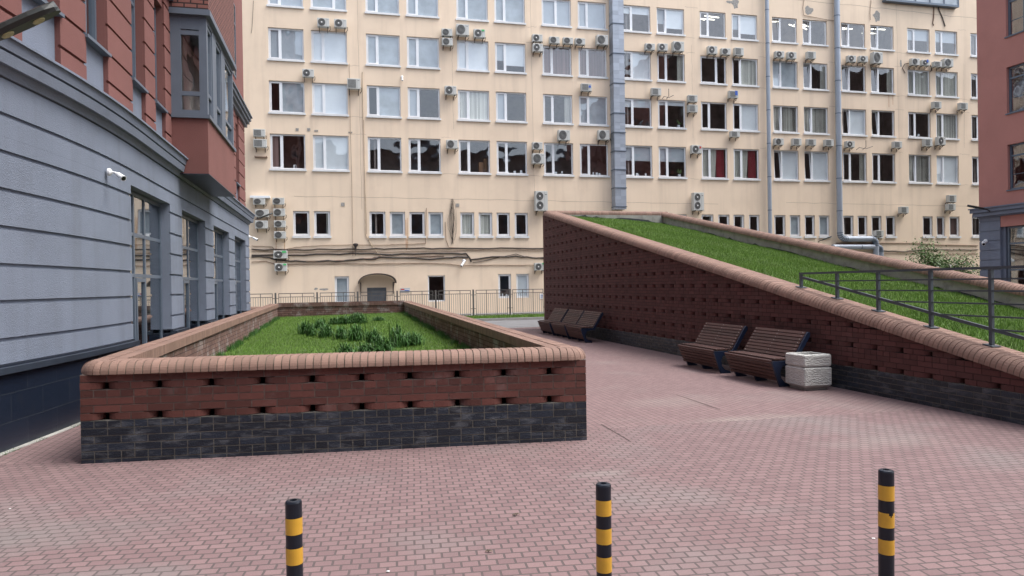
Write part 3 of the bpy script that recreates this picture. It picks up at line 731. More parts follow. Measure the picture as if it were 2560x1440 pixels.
for (d, z0, z1) in ((.06,4.252,4.30),(.20,4.301,4.44),(.18,4.441,4.47),(.27,4.471,4.62),(.32,4.621,4.669)): cn.box(XB-d, XB+.5, 5, YC+d*.8, z0, z1)
cn.build('cornice', M['grey'], RB)
def rwin(a, b, z0, z1):
    fr, gl, sl_ = MB(), MB(), MB(); x = XB+.12; t = .07
    fr.box(x, x+.08, a, a+t, z0, z1); fr.box(x, x+.08, b-t, b, z0, z1); fr.box(x, x+.08, a+t, b-t, z0, z0+t); fr.box(x, x+.08, a+t, b-t, z1-t, z1)
    m_ = [b-.72, b-1.47]
    for q in m_: fr.box(x-.01, x+.08, q-.05, q+.05, z0+t, z1-t)
    for q0, q1 in ((a+t, m_[1]-.05), (m_[1]+.05, m_[0]-.05), (m_[0]+.05, b-t)):
        fr.box(x-.004, x+.08, q0, q1, z1-.50, z1-.43); fr.box(x+.02, x+.07, q0, q1, z0+.62, z0+.64)
    gl.box(x+.04, x+.045, a+t, b-t, z0+t, z1-t); sl_.box(XB-.05, x, a-.04, b+.04, z0-.05, z0-.001)
    f = fr.build('window', M['frame'], RB); gl.build('pane', M['glass'], f); sl_.build('sill', M['greyl'], f)
for a, b, z0, z1 in gops:
    if a > 15: rwin(a, b, z0, z1)
storefr, gl = MB(), MB()
x = XB+.26
for q in (24.0, 23.25, 22.2, 21.1): storefr.box(x-.08, x, q-.05, q+.02, .2, 3.79)
for z in (.2, 1.96, 3.05, 3.72):
    for q0, q1 in ((22.22, 23.20), (21.12, 22.15), (23.27, 23.95)): storefr.box(x-.078, x, q0, q1, z, z+.07)
f = storefr.build('shop_window', M['frame'], RB); gl.box(x-.04, x-.035, 21.1, 24.0, .2, 3.79); gl.build('pane', M['glass2'], f)
bd = MB(); bd.box(XB+2.01, 75, 5, YC-.02, 0, 22.1); bd.build('unseen_reflection_wing', M['court'], RB); bd = MB(); bd.box(XB+1.9, XB+2.0, 5, YC-.01, 0, 22); bd.box(XB+.62, XB+2, YC-.3, YC-.01, 0, 22); bd.box(XB+.3, XB+2, 5, 21.0, 0, 4); bd.box(XB+.41, XB+2, 5, YC-.31, 22, 22.2); bd.build('building_body', M['redr'], RB)  # unseen wing, stretched and browned to give the office windows dark reflections

# ---------- building across the court behind the viewer (seen only as reflections in the office windows)
BB = thing('courtyard_building', 'red and grey courtyard building mirrored in the office windows', 'building', (5, -16, 0))
r_, g, cn = MB(), MB(), MB()
bops = [(x_, x_+1.8, z0, z0+2.0) for x_ in range(-18, 34, 4) for z0 in (5.6, 9.0, 12.4, 15.8)]
grid_wall(r_, bops, -22, 38, 4.6, 20.5, lambda mb, a, b, z0, z1: mb.box(a, b, -16.6, -16, z0, z1))
r_.box(-22, 38, -24, -17.2, 4.6, 20.5); r_.build('brown_wall', M['court'], BB)
g.box(-22, 38, -24, -15.95, 0, 4.2); g.build('grey_base', M['grey'], BB)
cn.box(-22, 38, -24, -15.7, 4.201, 4.6); cn.box(-22, 38, -24, -15.6, 20.5, 21.0); cn.build('cornice', M['grey'], BB)
wm = MB(); wm.box(0,1.8,-.1,0,0,.08); wm.box(0,1.8,-.1,0,1.92,2); wm.box(0,.08,-.1,0,.08,1.92); wm.box(.86,.94,-.1,0,.08,1.92); wm.box(1.72,1.8,-.1,0,.08,1.92); wm.box(.08,.86,-.06,-.05,.08,1.92); wm.box(.94,1.72,-.06,-.05,.08,1.92)
w0 = wm.build('window', M['frame'], None); w0.parent = BB
for i, (a, b, z0, z1) in enumerate(bops):
    o = w0 if i == 0 else w0.copy()
    if i: sc.collection.objects.link(o)
    o.location = (a-5, -16.1+16, z0)

g = MB(); pbox(g, 2.0, 12.5, .036, .11, 0, .007); struct('wall_edge_strip', g, M['conc'])

def f_wd(r):
    s_ = r.uniform(5.5, 12.3); p = PT(s_, r.uniform(.04, .13), .004)
    return p if math.sin(s_*3.1)+math.sin(s_*8.3) > .2 else None
blades('wall_base_moss', 'thin line of moss and weeds along the foot of the dark plinth', f_wd, 2600, .006, .018, .004, 58, 'lily')
# ============================================================ BEIGE OFFICE BUILDING
YF = 42.0
BG = thing('office_building', 'long cream plastered office block with rows of white framed windows', 'building', (20, 45, 0))
cols = [(675.5,764),(783,872),(920,1004),(1022,1102),(1147,1225.5),(1242,1318),(1360,1433),(1450,1521),(1561,1631),(1647,1715.5),(1754.5,1819),(1834,1898),(1935,1997),(2011.3,2072),(2107,2167),(2180.5,2238),(2272,2328),(2341.7,2397),(2430,2484)]
cols = [(onY(a,400,YF).x, onY(b,400,YF).x) for a, b in cols]
rows = [(17.60,19.25),(14.58,16.36),(11.60,13.38),(8.42,10.40)]
small = [(733,774),(785.5,826),(924,964),(975,1013),(1024,1062),(1071.5,1108),(1151,1186),(1197,1231),(1242,1274.5),(1287,1320),(1688,1717),(1754,1784),(1796,1824),(1834,1861),(1873,1899),(1936,1964),(1975,2001),(2012,2037.5),(2048,2074),(2108,2134),(2144.5,2168.5),(2179,2204),(2215,2239),(2307,2332),(2341.7,2363),(2374,2399),(2430,2455)]
small = [(onY(a,560,YF).x, onY(b,560,YF).x) for a, b in small]
gnd = [(onY(837,720,YF).x, onY(873,720,YF).x, .78, 2.34), (onY(1070,720,YF).x, onY(1113,720,YF).x, .78, 2.32), (onY(1246,720,YF).x, onY(1278,720,YF).x, .90, 2.36), (onY(1291,720,YF).x, onY(1323,720,YF).x, .90, 2.36)]
door = (onY(918,740,YF).x, onY(966,740,YF).x, .02, 1.66)
SZ = (4.66, 6.07)
wops = [(a, b, z0, z1) for a, b in cols for z0, z1 in rows] + [(a, b)+SZ for a, b in small] + gnd + [door]
# facade with real openings and reveals
g, rv = MB(), MB()
def q(mb, a, b, z0, z1): mb.face([(a,YF,z0),(b,YF,z0),(b,YF,z1),(a,YF,z1)])
grid_wall(g, [o for o in wops if o[2] > 8], -10, 58, 8.0, 24, q)
grid_wall(g, [o for o in wops if 4 < o[2] < 8], -10, 58, 3.5, 8.0, q)
grid_wall(g, [o for o in wops if o[2] < 4], -10, 58, -.1, 3.5, q)
g.box(-10, 58, YF+3.0, YF+10, 0, 24)
g.box(-10, 58, YF-.3, YF+10, 24.0, 24.4)
g.build('plaster_wall', M['beige'], BG)
D = .17
rm = MB()
for z in (3.3, 6.9, 10.9, 13.95, 17.0, 20.2): rm.box(-9.9, 57.9, YF+.3, YF+2.9, z, z+.15)
rm.face([(-9.9,YF+2.9,0),(57.9,YF+2.9,0),(57.9,YF+2.9,23.9),(-9.9,YF+2.9,23.9)])
pr = random.Random(12)
x = -9.0
while x < 57:   # partitions between rooms
    rm.box(x, x+.1, YF+.3, YF+2.9, 0, 23.9); x += pr.choice((4.85, 5.5))
rm.build('dim_rooms', M['room'], BG)
def windowset(a, b, z0, z1, code, split=.34, name='office_window', sillh=.1):
    rnd = random.Random(int(a*977+z0*131)); fr, gl, sl_ = MB(), MB(), MB(); y = YF+D-.08; t = .075
    W_ = b-a; single = W_ < 1.4
    fr.box(a, a+t, y, y+.07, z0, z1); fr.box(b-t, b, y, y+.07, z0, z1); fr.box(a+t, b-t, y, y+.07, z0, z0+t); fr.box(a+t, b-t, y, y+.07, z1-t, z1)
    xm = a+W_*split
    if not single:
        fr.box(xm-.055, xm+.055, y-.005, y+.07, z0+t, z1-t)
    elif 'd' not in code:
        for s in (a+t, b-t-.045): fr.box(s, s+.045, y-.012, y+.05, z0+t, z1-t)
        fr.box(a+t+.045, b-t-.045, y-.012, y+.05, z0+t, z0+t+.045); fr.box(a+t+.045, b-t-.045, y-.012, y+.05, z1-t-.045, z1-t)
    if not single:   # sash in the narrow light, tilted open where code has o
        tl = .16 if 'o' in code else 0
        def sp(x_, z_, dy): return (x_, y+dy-.012+tl*(z_-z0)/(z1-z0), z_)
        x0, x1, s0, s1, k = a+t, xm-.055, z0+t, z1-t, .05
        for (p0, p1, r0, r1) in ((x0,x0+k,s0,s1),(x1-k,x1,s0,s1),(x0+k,x1-k,s0,s0+k),(x0+k,x1-k,s1-k,s1)):
            fr.hexa([sp(p0,r0,0),sp(p1,r0,0),sp(p1,r0,.05),sp(p0,r0,.05),sp(p0,r1,0),sp(p1,r1,0),sp(p1,r1,.05),sp(p0,r1,.05)])
        gl.face([sp(x0+k,s0+k,.03),sp(x1-k,s0+k,.03),sp(x1-k,s1-k,.03),sp(x0+k,s1-k,.03)])
        wv = rnd.uniform(-.012,.012)
        gl.face([(xm+.05,y+.03,z0+t),(b-t,y+.03+wv,z0+t),(b-t,y+.03+wv*.5,z1-t),(xm+.05,y+.03,z1-t)])
    else: gl.face([(a+t,y+.03,z0+t),(b-t,y+.03,z0+t),(b-t,y+.03,z1-t),(a+t,y+.03,z1-t)])
    if sillh: sl_.box(a-.05, b+.05, YF-.09, y-.001, z0-sillh, z0-.002)
    if 'a' in code: fr.box(a, b, YF-.04, y-.002, z0-sillh, z0-.004) if False else None
    f = fr.build(name, M['white'], BG); gl.build('pane', M['glass'], f); rv = MB(); e = YF+D+.1
    rv.face([(a,YF,z0),(a,YF,z1),(a,e,z1),(a,e,z0)]); rv.face([(b,YF,z0),(b,e,z0),(b,e,z1),(b,YF,z1)]); rv.face([(a,YF,z1),(b,YF,z1),(b,e,z1),(a,e,z1)]); rv.face([(a,YF,z0),(a,e,z0),(b,e,z0),(b,YF,z0)]); rv.build('reveal', M['reveal'], f)
    if sillh: sl_.build('sill', M['sill'], f)
    yb = y+.075
    def blind(x0, x1, za, zb, m_, nm='roller_blind', yy=yb):
        mb = MB(); mb.box(x0, x1, yy, yy+.01, za, zb); mb.build(nm, M[m_], f)
    def strips(x0, x1, m_, nm, gap=.2, wd=.09, lean=0):
        mb = MB(); x = x0
        while x < x1:
            mb.cur = rnd.random(); k = wd*(1-gap*rnd.random()); ln = lean*(x-x0)
            mb.hexa([(x+ln,yb,z0+.05),(x+k+ln,yb+.03,z0+.05),(x+k+ln,yb+.035,z0+.05),(x+ln,yb+.01,z0+.05),(x,yb,z1),(x+k,yb+.03,z1),(x+k,yb+.035,z1),(x,yb+.01,z1)]); x += wd
        mb.build(nm, M[m_], f)
    h = z1-z0
    for c in code:
        if c == 'F': blind(a, b, z0, z1, 'blind')
        elif c == 'Q': blind(a, b, z0, z1, 'blindg')
        elif c == 'S': blind(a, b, z0, z1, 'sheer')
        elif c == 'H': blind(a, b, z0+h*.52, z1, 'blindg')
        elif c == 'h': blind(a, xm, z0+h*.4, z1, 'blindg'); blind(xm, b, z0+h*.25, z1, 'blind')
        elif c == 'T': blind(a, b, z1-h*rnd.choice((.18,.3)), z1, 'blind')
        elif c == 'L': blind(a, xm, z0, z1, 'blindg')
        elif c == 'P': blind(xm, b, z0, z1, 'blind')
        elif c == 'V': strips(a, b, 'vblind', 'vertical_blind')
        elif c == 'B': strips(a, b, 'bblind', 'vertical_blind')
        elif c == 'R': strips(xm, b, 'vblind', 'vertical_blind')
        elif c == 'l': strips(a, a+W_*.2, 'bblind', 'vertical_blind')
        elif c == 'C': strips(b-W_*.24, b, 'curtain', 'curtain', 0, .05, .25)
        elif c == 'W': strips(a, b, 'curtain', 'curtain', .5, .07)
        elif c == 'X':
            strips(a, a+W_*.33, 'curtain', 'curtain', .1, .06); strips(xm, xm+W_*.27, 'curtain', 'curtain', .1, .06, -.3); strips(xm+W_*.27, b-W_*.12, 'redcur', 'curtain', 0, .06, .1)
        elif c == 'G':
            mb = MB()
            for k in range(2):
                ang = rnd.uniform(-.3,.5); cx_ = a+W_*rnd.uniform(.2,.8); cy_ = YF+rnd.uniform(.9,1.8); dx, dy = .55*math.cos(ang), .55*math.sin(ang); zc = z1+.12
                mb.tube([(cx_-dx,cy_-dy,zc),(cx_+dx,cy_+dy,zc)], .035, 6)
            mb.build('ceiling_lamp', M['tube'], f)
        elif c == 'P'+'': pass
        elif c == 'f':
            mb = MB(); mb.box(xm+W_*.35, xm+W_*.5, YF+.5, YF+.8, z0, z0+h*.38); mb.box(xm+W_*.52, b-.1, YF+.55, YF+.9, z0, z0+h*.5); mb.build('wooden_cabinet', M['furn'], f)
        elif c == 'p':
            mb = MB(); cx_ = b-W_*.2
            for k in range(14):
                an = rnd.uniform(0,6.28); l_ = rnd.uniform(.12,.26); p0 = Vector((cx_, yb+.05, z0+.3)); p1 = p0+Vector((math.cos(an)*l_, abs(math.sin(an))*.05, rnd.uniform(.05,.32)))
                mb.face([p0, p0+Vector((.03,0,0)), p1+Vector((.05,0,-.02)), p1])
            mb.build('house_plant', M['leafd'], f)
            mb = MB(); mb.lathe([(.07,0),(.10,.16)], (cx_, yb+.08, z0+.08), n=10); mb.build('plant_pot', M['blind'], f)
        elif c == 'w':   # small white things on the sill
            mb = MB()
            for k in range(3):
                x_ = rnd.uniform(xm, b-.2); mb.box(x_, x_+rnd.uniform(.06,.16), yb+.02, yb+.1, z0+.08, z0+rnd.uniform(.14,.3))
            mb.build('sill_clutter', M['blind'], f)
grid = [['Q','S','S','S','Sw','S','Q','Q','TG','hoG','GG','hG','oG','oGG','oG','oG','H','H','K'],
        ['Q','F','S','S','F','h','B','B','P','C','K','R','oSw','oC','oK','oC','V','V','K'],
        ['LS','F','LS','L','V','L','C','S','T','Tp','K','P','oW','oW','oP','oK','Kw','V','K'],
        ['lw','F','K','K','f','Kw','Kw','Kw','Hw','Hp','X','X','oP','oP','C','K','Wo','Fo','K']]
for ri, (z0, z1) in enumerate(rows):
    for ci, (a, b) in enumerate(cols):
        sp_ = .34
        if (ri, ci) == (1, 10): sp_ = .64
        if (ri, ci) in ((0,1),): sp_ = .66
        if (ri, ci) in ((0,6),): sp_ = .5
        windowset(a, b, z0, z1, grid[ri][ci], sp_)
scodes = ['K','C','K','S','K','S','V','V','K','K','K','C','K','C','K','K','S','K','S','K','K','K','K','K','B','B','K']
for (a, b), c in zip(small, scodes): windowset(a, b, SZ[0], SZ[1], c, name='narrow_window', sillh=.13)
for (a, b, z0, z1), c in zip(gnd, ['S','Kd','Kw','F']): windowset(a, b, z0, z1, c, name='ground_floor_window', sillh=.0)
dm = MB(); dm.box(door[0], door[1], YF+.1, YF+.16, door[2], door[3]); dm.box(door[0], door[1], YF+.05, YF+.1, door[3]-.08, door[3]); dd = dm.build('entrance_door', M['gdoor'], BG)
dm = MB(); dm.box(door[1]-.2, door[1]-.16, YF+.06, YF+.1, .85, 1.05); dm.build('handle', M['lens'], dd)
# plaster joints, patches and rust streaks
ck = MB(); rnd = random.Random(3)
def crackline(p, q, n=9, wv=.03, w_=.012):
    ck = MB()
    pts = []
    for i in range(n+1):
        t = i/n; pts.append((p[0]+(q[0]-p[0])*t+rnd.uniform(-wv,wv)*(0<i<n), p[1]+(q[1]-p[1])*t+rnd.uniform(-wv,wv)*(0<i<n)))
    for (x0,z0),(x1,z1) in zip(pts, pts[1:]):
        if abs(x1-x0) > abs(z1-z0): ck.face([(x0,YF-.003,z0-w_/2),(x1,YF-.003,z1-w_/2),(x1,YF-.003,z1+w_/2),(x0,YF-.003,z0+w_/2)])
        else: ck.face([(x0-w_/2,YF-.003,z0),(x0+w_/2,YF-.003,z0),(x1+w_/2,YF-.003,z1),(x1-w_/2,YF-.003,z1)])
    ck.build('plaster_crack', M['crack'], BG)
pairs = [(1,2),(3,4),(5,6),(7,8),(9,10),(11,12),(13,14),(15,16),(17,18)]
for i, j in pairs:
    x0, x1 = cols[i][1], cols[j][0]
    for z in (14.45, 16.5, 11.5, 13.5, 17.45, 19.4, 8.35, 10.5):
        if rnd.random() < .62: crackline((x0+.06, z+rnd.uniform(-.05,.05)), (x0+(x1-x0)*rnd.uniform(.5,1)-.06, z), 6)
    if rnd.random() < .8:
        xc = x0+(x1-x0)*rnd.uniform(.25,.75); za = rnd.choice((6.2, 8.4, 11)); crackline((xc, za), (xc+rnd.uniform(-.1,.1), rnd.choice((17, 20, 23))), 22, .02)
crackline((-2.5, 6.9), (24, 6.75), 40, .03, .015); crackline((29, 6.9), (45, 6.8), 30, .03, .015)
crackline((26, 20.6), (45, 20.3), 30, .05, .02)
pt = MB()
def patch(u, v, w_, h_, seed):
    pt = MB(); r = random.Random(seed); c = onY(u, v, YF-.005); k = 14; off = [r.uniform(.6,1.1) for _ in range(k)]
    pt.face([(c.x+w_*off[i]*math.cos(i/k*6.283), YF-.005, c.z+h_*off[i]*math.sin(i/k*6.283)*(1 if i < k/2 else 1.3)) for i in range(k)])
    pt.build('peeled_patch', M['peel'], BG)
patch(1838,8,.32,.30,1); patch(2022,25,.34,.30,2); patch(2192,38,.34,.36,3); patch(1822,4,.2,.1,6); patch(812,723,.30,.07,4); patch(790,722,.12,.06,5); patch(2252,158,.10,.30,7)
RUST = mat('rust streak', (.50,.26,.12), .9, .3, 4)
for (u, v0, v1, w_) in ((1014.5,549,625,.04),(1018,545,620,.03),(690,600,640,.03),(711,600,640,.03),(2222,238,268,.04),(2232,236,262,.03)):
    rs = MB(); a_ = onY(u, v0, YF-.006); b_ = onY(u, v1, YF-.006); rs.face([(a_.x-w_/2,YF-.006,b_.z),(a_.x+w_/2,YF-.006,b_.z),(a_.x+w_*.4,YF-.006,a_.z),(a_.x-w_*.4,YF-.006,a_.z)]); rs.build('rust_streak', RUST, BG)
for (u, v, w_) in ((772,324,.17),(857,511,.2),(1144,513,.2),(793,327,.09),(788,327,.09),(873,331,.07),(879,331,.07),(743,324,.16)):
    vt = MB(); c = onY(u, v, YF); vt.box(c.x-w_/2, c.x+w_/2, YF-.02, YF+.01, c.z-w_/2, c.z+w_/2); vt.build('wall_vent', M['peel'], BG)
# glazed balcony box, top right
bc, bg_ = MB(), MB()
x0, x1 = onY(2215,8,YF-.35).x, onY(2398,12,YF-.35).x; zb = onY(2300,9,YF-.35).z
bc.box(x0, x1, YF-.35, YF-.001, zb, zb+.14)
for q_ in range(6):
    xx = x0+(x1-x0-.08)*q_/5; bc.box(xx, xx+.08, YF-.35, YF-.27, zb+.141, zb+2.2)
bc.box(x0, x1, YF-.35, YF-.001, zb+2.2, zb+2.4)
f = bc.build('balcony', M['frame'], BG); bg_.box(x0+.08, x1-.08, YF-.31, YF-.30, zb+.142, zb+2.199); bg_.build('pane', M['sheer'], f)

# ---------- arched canopy over the door
cx0, cx1, zc0, zc1 = onY(897,708,41.0).x, onY(991,706,41.0).x, onY(940,708,41).z, onY(945,684,41).z
CN = thing('door_canopy', 'small arched canopy on curved brackets over the grey entrance door', 'canopy', ((cx0+cx1)/2, YF-.02, zc0))
mb = MB(); k = 18; rise = zc1-zc0; hw = (cx1-cx0)/2; cxm = (cx0+cx1)/2
def arc(t, y, off=0): x_ = cxm+(hw)*math.sin(t*math.pi/2)*1.0; return (x_, y, zc0+rise*(math.cos(t*math.pi/2)**.8)+off)
for i in range(k):
    t0, t1 = -1+2*i/k, -1+2*(i+1)/k
    mb.hexa([arc(t0,YF-1.0), arc(t1,YF-1.0), arc(t1,YF-.02), arc(t0,YF-.02), arc(t0,YF-1.0,.025), arc(t1,YF-1.0,.025), arc(t1,YF-.02,.025), arc(t0,YF-.02,.025)])
mb.build('curved_roof', M['poly'], CN)
mb = MB(); mb.tube([Vector(arc(-1+2*i/k, YF-1.0, -.01)) for i in range(k+1)], .022, 6); mb.tube([Vector(arc(-1+2*i/k, YF-.06, -.01)) for i in range(k+1)], .022, 6); mb.build('arch_frame', M['brk'], CN)
for s in (-1, 1):
    mb = MB(); xx = cxm+s*(hw-.12)
    mb.tube([(xx, YF-.98, zc0+.02), (xx, YF-.03, zc0+.05)], .02, 6); mb.tube([(xx, YF-.9, zc0), (xx, YF-.5, zc0-.12), (xx, YF-.2, zc0-.35), (xx, YF-.03, zc0-.62)], .022, 6); mb.tube([(xx, YF-.03, zc0+.05), (xx, YF-.03, zc0-.62)], .02, 6)
    mb.build('bracket', M['brk'], CN)

# ---------- square duct and round pipes
DX0, DX1 = 16.60, 17.34
DU = thing('ventilation_duct', 'square zinc clad ventilation duct running up the cream facade', 'duct', (17, YF-.3, 5))
zs = [6.30, 6.45, 7.62, 8.75, 9.9, 11.05, 12.25, 14.1, 15.95, 17.8, 19.65, 21.5, 23.9]
du, fl = MB(), MB(); rnd = random.Random(8)
for a_, b_ in zip(zs, zs[1:]):
    z = a_
    while z < b_-.01:
        h = min(rnd.uniform(.18,.3), b_-z); du.cur = rnd.random(); e_ = rnd.uniform(0,.008)
        du.box(DX0+e_, (DX0+DX1)/2+.02, YF-.62-e_, YF-.02, z, z+h-.004); du.cur = rnd.random(); du.box((DX0+DX1)/2+.024, DX1-e_, YF-.615-e_, YF-.02, z, z+h-.004); z += h
    fl.box(DX0-.03, DX1+.03, YF-.66, YF-.021, b_-.03, b_+.02)
du.build('clad_panels', M['zinc'], DU); fl.build('flange', M['frame'], DU)
def pipe(name, label, pts, r, joints, cat='pipe'):
    root = thing(name, label, cat, pts[-1]); mb = MB(); mb.tube(pts, r, 14); mb.build('pipe_run', M['zinc'], root, smooth=False)
    jb = MB()
    for p, q_ in zip(pts, pts[1:]):
        p, q_ = Vector(p), Vector(q_); L = (q_-p).length; n = int(L/joints); d = (q_-p).normalized()
        for i in range(n+1):
            c = p+d*(i*joints+.02); jb.tube([c, c+d*.05], r*1.07, 14)
    jb.build('joint_collar', M['frame'], root); return root
def bend(a, b, c, r, n=6):   # quarter bend from a to c with corner b
    a, b, c = Vector(a), Vector(b), Vector(c); return [tuple((a*(1-t)+b*t)*(1-t)+(b*(1-t)+c*t)*t) for t in [i/n for i in range(n+1)]]
yp = YF-.25
px = onY(1920,200,yp).x
pipe('ventilation_pipe', 'slim straight zinc pipe running up the facade, left of the two round pipes', [(px,yp,24),(px,yp,3.5)], .13, 2.2)
px = onY(2096,300,yp).x; zb_ = onY(2140,597,yp).z; xr_ = onY(2190,620,yp).x
pts = [(px,yp,24)] + bend((px,yp,zb_+.45),(px,yp,zb_),(px+.45,yp,zb_),.4) + bend((xr_-.4,yp,zb_),(xr_,yp,zb_),(xr_,yp,zb_-.4),.4) + [(xr_,yp,1.0)]
pipe('ventilation_pipe', 'thick zinc pipe that drops down the facade then elbows sideways above the shrub', pts, .19, 2.2)
zb2 = onY(2140,617,yp).z; xr2 = onY(2203,640,yp).x
pts = [(px-.6,yp+.02,zb2),(xr2-.35,yp+.02,zb2)] + bend((xr2-.3,yp+.02,zb2),(xr2,yp+.02,zb2),(xr2,yp+.02,zb2-.3),.3) + [(xr2,yp+.02,1.0)]
pipe('ventilation_pipe', 'short lower zinc pipe tucked under the elbow of the thick one', pts, .17, 2.2)

# ---------- air conditioners
def ac_proto(kind):
    root = bpy.data.objects.new('air_conditioner', None); sc.collection.objects.link(root)
    root['category'] = 'air conditioner'; root['group'] = 'air conditioners hung on the cream facade'
    W_, H_, Dp = (.80,.56,.30)
    if kind == 'b': W_, H_, Dp = (.94,.72,.36)
    if kind == 'd': W_, H_, Dp = (.90,1.25,.36)
    c = MB(); c.box(-W_/2, W_/2, -Dp-.12, -.12, 0, H_); o = c.build('casing', M['acw'], root, bevel=.018)
    gb, hb = MB(), MB()
    cxs = -W_*.14; yf = -Dp-.12
    cen = [(cxs, H_/2)] if kind != 'd' else [(cxs, H_*.27), (cxs, H_*.74)]
    for cx_, cz in cen:
        r = min(H_*.43, W_*.34) if kind != 'd' else .25
        if kind == 's':
            gb.box(cx_-.24, cx_+.24, yf-.008, yf+.004, cz-.22, cz+.22)
            for i in range(10): hb.box(cx_-.235, cx_+.235, yf-.014, yf-.008, cz-.2+i*.044, cz-.193+i*.044)
        else:
            gb.lathe([(r,-.002),(r,.008),(r*.96,.012)], (cx_, yf, cz), (0,-1,0), 24)
            for rr in (.98,.78,.58,.4):
                hb.tube([(cx_+r*rr*math.cos(t*math.pi/10), yf-.015, cz+r*rr*math.sin(t*math.pi/10)) for t in range(21)], .006, 4, False)
    g_ = gb.build('fan_grille', M['acg'], root); hb.build('grille_wires', M['brk'] if kind != 's' else M['acw'], g_)
    if kind in 'hd':
        k = MB()
        for cx_, cz in cen: k.lathe([(.055,0),(.05,.02)], (cx_, yf-.014, cz), (0,-1,0), 12)
        k.build('fan_hub', M['hub'], g_)
    p = MB(); p.box(W_*.24, W_*.25, yf-.003, yf+.002, .02, H_-.02); p.box(W_*.28, W_*.42, yf-.003, yf+.002, H_*.80, H_*.84); p.build('side_panel_seam', M['acg'], root)
    for s in (-.28, .28):
        b = MB(); b.box(s-.018, s+.018, -Dp-.10, 0, -.045, -.001); b.box(s-.018, s+.018, -.03, 0, -.26, -.046); b.tube([(s,-Dp*.8,-.04),(s,-.02,-.22)], .013, 5); b.build('bracket', M['brk'], root)
    b = MB(); b.tube([(W_/2,-.25,.12),(W_/2+.07,-.2,.10),(W_/2+.06,-.1,-.05),(W_/2-.02,-.02,-.12)], .018, 6); b.build('hose', M['cable'], root)
    return root
